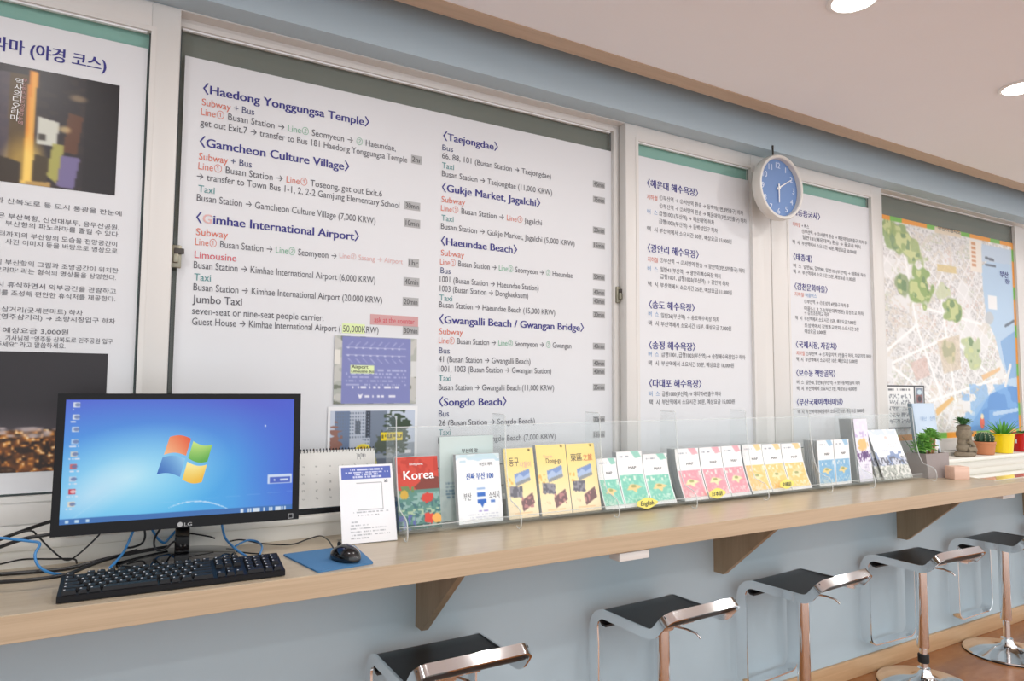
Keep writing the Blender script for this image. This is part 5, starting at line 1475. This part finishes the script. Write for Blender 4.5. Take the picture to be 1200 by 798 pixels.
# ================================================================== plants and ornaments at the far end
def leafblade(mb, c, d, ln, wd, curl=.25, mi=0, fold=.25, n=6):
    """pointed fleshy leaf from c along d"""
    d = Vector(d).normalized(); up = Vector((0, 0, 1))
    s_ = d.cross(up)
    if s_.length < .05: s_ = Vector((1, 0, 0))
    s_.normalize(); nrm = s_.cross(d).normalized()
    vs, fs = [], []
    for i in range(n + 1):
        t = i / n
        w = wd * (math.sin(PI * min(1, .18 + t * .82)) ** .8) * (1 - t ** 3 * .55) if i < n else .0004
        p = Vector(c) + d * (ln * t) - up * (curl * ln * t * t)
        th = wd * .28 * (1 - t * .7)
        vs += [p - s_ * w / 2, p - nrm * th, p + s_ * w / 2, p + nrm * th * .3 - nrm * 0]
    for i in range(n):
        a = i * 4
        for k in range(4):
            q = (k + 1) % 4; fs.append((a + k, a + 4 + k, a + 4 + q, a + q))
    fs += [(0, 1, 2, 3), (4 * n + 3, 4 * n + 2, 4 * n + 1, 4 * n)]
    mb.add(vs, fs, mi, True)

# faceted concrete planter with rosette succulents
pb = H(1068, 561, CT); pe = H(1107, 559, CT)
pxc, pyc = 3.492, -.100
pw, pd, ph = .205, .10, .118
pt = thing('concrete_planter', (pxc, pyc, CT), 'grey faceted concrete planter with green succulents right of the rack', 'planter', rz=-.06)
b0 = [(-pw / 2 + .012, -pd / 2), (pw * .12, -pd / 2 - .006), (pw / 2 - .008, -pd / 2 + .012), (pw / 2 - .012, pd / 2), (-pw / 2 + .012, pd / 2)]
t0 = [(-pw / 2, -pd / 2 + .004), (-.01, -pd / 2), (pw / 2 - .02, -pd / 2 + .004), (pw / 2 - .006, pd / 2), (-pw / 2, pd / 2)]
vs = [(x, y, .0005) for x, y in b0] + [(x, y, ph) for x, y in t0] + [(x * .88, y * .82, ph) for x, y in t0] + [(x * .86, y * .8, ph - .02) for x, y in t0]
fs = [tuple(range(5))[::-1]]
for L0 in (0, 5, 10):
    for i in range(5): fs.append((L0 + i, L0 + (i + 1) % 5, L0 + 5 + (i + 1) % 5, L0 + 5 + i))
fs.append((15, 16, 17, 18, 19))
obj('pot', MB().add(vs, fs), MT['concrete'], pt, local=True)
so = MB().add([(x * .86, y * .8, ph - .012) for x, y in t0], [(0, 1, 2, 3, 4)]); obj('soil', so, MT['soil'], pt, local=True)
rnd = random.Random(3)
def rosette(mb, c, r, layers, tilt=(0, 0, 1), wdf=.5):
    ax = Vector(tilt).normalized(); q = Vector((0, 0, 1)).rotation_difference(ax)
    for l in range(layers):
        n = 9 - l
        for k in range(n):
            a = 2 * PI * (k + .5 * (l % 2)) / n + rnd.uniform(-.1, .1)
            el = .18 + l * .42
            d = q @ Vector((math.cos(a) * math.cos(el), math.sin(a) * math.cos(el), math.sin(el)))
            leafblade(mb, Vector(c), d, r * (1 - .14 * l), r * wdf, .05, n=4)
sk = MB()
for c, tp, r in (((.0, -.005, ph - .012), (-.008, -.014, ph + .082), .0062), ((.018, .01, ph - .012), (.014, -.002, ph + .092), .0068), ((.010, .006, ph - .012), (.010, .012, ph + .07), .005), ((-.035, 0, ph - .012), (-.045, -.006, ph + .03), .006), ((.016, -.008, ph - .012), (.012, -.020, ph + .072), .005)):
    sk.tube(smooth_path([c, ((c[0] + tp[0]) / 2 + .003, (c[1] + tp[1]) / 2, (c[2] + tp[2]) / 2), tp], 4), r, 8)
obj('stalks', sk, MT['stalk'], pt, local=True)
for c, r, tl in (((-.008, -.014, ph + .084), .044, (-.2, -.4, 1)), ((.014, -.004, ph + .094), .044, (.2, -.35, 1)), ((.012, -.024, ph + .074), .030, (.1, -.6, 1)), ((.010, .012, ph + .076), .036, (0, .2, 1)), ((-.045, -.010, ph + .034), .058, (-.35, -.5, 1)), ((-.090, -.008, ph + .030), .055, (-.5, -.4, 1)), ((-.062, -.012, ph + .070), .046, (-.2, -.4, 1))):
    k = MB(); rosette(k, c, r, 4, tl, .6); obj('rosette', k, MT['leaf'], pt, local=True)
k = MB()
for i in range(11):
    a = rnd.uniform(2.0, 4.6); leafblade(k, (-.075 + rnd.uniform(-.012, .01), rnd.uniform(-.02, .02), ph - .01), (math.cos(a) * .6, math.sin(a) * .5, 1.1), rnd.uniform(.08, .125), .016, .15)
obj('pointed_leaves', k, MT['leaf_dark'], pt, local=True)
# small white bird figurine in the planter
MPT = Matrix.Translation((pxc, pyc, CT)) @ Matrix.Rotation(-.06, 4, 'Z')
bd = thing('bird_figurine', tuple(MPT @ Vector((.048, .006, ph - .0118))), 'small white bird figurine standing in the concrete planter', 'figurine', rz=.3)
k = MB().lathe([(.003, 0), (.016, .002), (.022, .018), (.023, .038), (.018, .056), (.012, .062), (.013, .068), (.0155, .078), (.013, .089), (.006, .095), (.0005, .096)], n=24, capb=True, capt=False)
obj('body', k, MT['white_pl'], bd, local=True)
k = MB()
k.add([(.012, -.004, .077), (.012, .004, .077), (.012, 0, .083), (.026, 0, .078)], [(0, 1, 2), (0, 3, 1), (1, 3, 2), (2, 3, 0)]); obj('beak', k, MT['leaf_bright'], bd, local=True)
bd.scale = (.88, .88, .88)
obj('wing', MB().ball((.004, -.021, .024), .012, 2, sc=(1, .35, 1.2)).ball((.012, -.019, .012), .007, 2, sc=(1, .6, 1)), MT['black'], bd, local=True)

# pale blue picture book leaning on the window
bk = thing('picture_book', (3.715, .02, SILL), 'pale blue picture book leaning on the map behind the concrete planter', 'book')
def lean(mb, x, y, z, a, rz=0):
    M_ = Matrix.Translation((x, y, z)) @ Matrix.Rotation(rz, 4, 'Z') @ Matrix.Rotation(-a, 4, 'X'); mb.v = [tuple(M_ @ Vector(v)) for v in mb.v]; return mb
def rolly(mb, a): 
    M_ = Matrix.Rotation(a, 4, 'Y'); mb.v = [tuple(M_ @ Vector(v)) for v in mb.v]; return mb
k = MB().bbox(-.10, .10, -.010, .010, 0, .292, .002); lean(k, 0, .0, .003, .12)
obj('cover', k, MT['paleblue'], bk, local=True)
k = MB().bbox(-.114, -.1003, -.010, .010, 0, .292, .003); lean(k, 0, .0, .003, .12)
obj('spine', k, MT['greyspine'], bk, local=True)
L = Letters(); 
for i, t in enumerate(('부산', '산책')): L.put([(t, 'blue_ink')], (-.05 + .08 * i, -.012 + .02, .205), .018, .05)
L.build('lettering', bk, local=True)

# pinkish wooden block
k = MB().bbox(-.042, .042, -.03, .03, .0003, .062, .003)
o = obj('wooden_block', k, MT['pinkwood'], loc=(3.515, -.215, CT), local=True); o.rotation_euler = (0, 0, -.35)
tag(o, 'small pinkish wooden block on the counter in front of the concrete planter', 'block')

# glossy white sheet on the counter
k = MB().prism([(3.60, -.335), (3.66, -.032), (5.2, -.032), (5.2, -.335)], CT + .0003, CT + .0028, 'z')
o = obj('counter_sheet', k, MT['sheet'], loc=(4.4, -.2, CT)); tag(o, 'glossy pale sheet lying on the counter below the row of pots', 'sheet')

# stone figure with a succulent on its head
sx = W(1129, 531, .03).x
stt = thing('stone_figure', (sx, .022, SILL), 'small crouching stone figure with a plant on its head', 'figurine')
def blobmesh(balls, vox=.006, sub=0):
    mb_ = bpy.data.metaballs.new('mb'); mb_.resolution = vox; mb_.threshold = .35
    for (x, y, z), r, sc in balls:
        e = mb_.elements.new(type='ELLIPSOID'); e.co = (x, y, z); e.radius = r; e.size_x, e.size_y, e.size_z = sc
    o_ = bpy.data.objects.new('mb', mb_); COL.objects.link(o_)
    dg = bpy.context.evaluated_depsgraph_get(); dg.update()
    me = bpy.data.meshes.new_from_object(o_.evaluated_get(dg))
    k = MB().add([v.co[:] for v in me.vertices], [list(p.vertices) for p in me.polygons], 0, True)
    bpy.data.objects.remove(o_); bpy.data.metaballs.remove(mb_); bpy.data.meshes.remove(me)
    return k
def ell(c, r, sc=(1, 1, 1)): return (c, r * 1.9, sc)
sb_ = MB()
def tb_(pts, rs, n=12): sb_.tube(smooth_path(pts, 5), [rs[0] + (rs[-1] - rs[0]) * i / (5 * (len(pts) - 1)) for i in range(5 * (len(pts) - 1) + 1)], n)
fig = MB()
fig.lathe([(.048, .0005), (.055, .006), (.054, .016), (.046, .024), (.02, .028)], n=28)
fig.v = [(v[0] * (1.05 + .12 * math.sin(3 * math.atan2(v[1], v[0]))), v[1] * .8, v[2]) for v in fig.v]
fig.ball((-.012, 0, .045), .036, 3, sc=(1.05, .85, .8))
fig.ball((-.016, 0, .075), .030, 3, sc=(.9, .8, 1.0))
fig.ball((-.010, -.004, .118), .040, 3, sc=(1.0, .85, 1.05))
fig.ball((-.010, -.004, .150), .036, 3, sc=(1.0, .9, .55))
fig.ball((.022, -.010, .112), .013, 2, sc=(1.2, .9, .8)); fig.ball((.018, -.012, .096), .013, 2, sc=(1.3, 1, .7))
fig.ball((.012, -.03, .126), .008, 2); 
obj('body', fig, MT['stone'], stt, local=True)
arm = MB().tube(smooth_path([(-.02, -.026, .085), (.012, -.034, .062), (.036, -.026, .045), (.045, -.018, .030)], 5), [.012 - .004 * i / 15 for i in range(16)], 10)
arm.tube(smooth_path([(.040, -.02, .036), (.036, -.018, .065), (.026, -.012, .090)], 5), [.009 - .002 * i / 10 for i in range(11)], 10)
obj('arm', arm, MT['stone'], stt, local=True)
leg = MB().tube(smooth_path([(-.02, -.025, .034), (.02, -.034, .040), (.046, -.022, .026), (.050, -.018, .010)], 5), [.014 - .004 * i / 15 for i in range(16)], 10)
obj('leg', leg, MT['stone'], stt, local=True)
k = MB()
for c, r in (((-.03, -.012, .172), .036), ((.008, -.008, .18), .032), ((-.012, .01, .188), .032)): rosette(k, c, r, 3)
obj('plant', k, MT['leaf_dark'], stt, local=True)

stt.scale = (1.18, 1.05, 1.05)
# ribbed cactus in a terracotta pot
cx_ = W(1154.5, 530, .02).x
ct = thing('cactus_pot', (cx_, .022, SILL), 'round ribbed cactus in a terracotta bowl on the sill', 'potted plant')
obj('pot', MB().lathe([(.040, .0005), (.046, .004), (.053, .060), (.056, .062), (.056, .074), (.050, .074), (.049, .062), (.001, .060)], n=40, capt=False), MT['terracotta'], ct, local=True)
bm = bmesh.new(); bmesh.ops.create_uvsphere(bm, u_segments=96, v_segments=24, radius=1)
for v in bm.verts:
    a = math.atan2(v.co.y, v.co.x); rr_ = math.hypot(v.co.x, v.co.y)
    f_ = 1 + .10 * math.cos(12 * a) * min(1, rr_ * 1.6)
    dz = -.10 * max(0, 1 - rr_ * 3)
    v.co = Vector((v.co.x * f_ * .045, v.co.y * f_ * .045, (v.co.z + dz) * .036 + .092))
obj('cactus', MB().bm(bm, 0, True), MT['cactus'], ct, local=True)
k = MB()
for i in range(12):
    a = 2 * PI * i / 12
    for j in range(7):
        e = -.3 + j * .27
        k.ball((math.cos(a) * math.cos(e) * .0492, math.sin(a) * math.cos(e) * .0492, .092 + math.sin(e) * .0355), .0022, 1)
obj('areoles', k, MT['spine'], ct, local=True)

# agave in a yellow pot
ax_ = W(1176.5, 530, .02).x
ag = thing('agave_pot', (ax_, .022, SILL), 'green spiky agave in a bright yellow pot on the sill', 'potted plant')
obj('pot', MB().lathe([(.042, .0005), (.046, .003), (.056, .104), (.059, .105), (.059, .112), (.053, .112), (.051, .100), (.001, .098)], n=40, capt=False), MT['yellow'], ag, local=True)
k = MB()
for ring, (n, el, ln, wd) in enumerate(((9, .35, .10, .019), (8, .7, .115, .019), (7, 1.0, .118, .017), (4, 1.3, .11, .014))):
    for i in range(n):
        a = 2 * PI * (i + .5 * ring) / n + rnd.uniform(-.15, .15)
        leafblade(k, (math.cos(a) * .008, math.sin(a) * .008, .098), (math.cos(a) * math.cos(el), math.sin(a) * math.cos(el), math.sin(el)), ln * rnd.uniform(.9, 1.1), wd, .10, n=7)
obj('leaves', k, MT['leaf_bright'], ag, local=True)
k = MB().box(.018, .030, -.0575, -.054, .060, .082); obj('sticker', k, MT['tag_grey'], ag, local=True)

# red pot cut by the picture edge
rx_ = W(1199, 528, .02).x
rp = thing('red_pot', (rx_ + .004, .022, SILL), 'red glazed pot at the right edge beside the yellow one', 'potted plant')
obj('pot', MB().lathe([(.047, .0005), (.050, .003), (.056, .100), (.059, .101), (.059, .112), (.053, .112), (.051, .1), (.001, .098)], n=40, capt=False), MT['redpot'], rp, local=True)
k = MB()
for c, r in (((-.018, -.01, .104), .03), ((.018, -.008, .106), .03), ((0, .014, .106), .028)): rosette(k, c, r, 3)
obj('leaves', k, MT['leaf_dark'], rp, local=True)
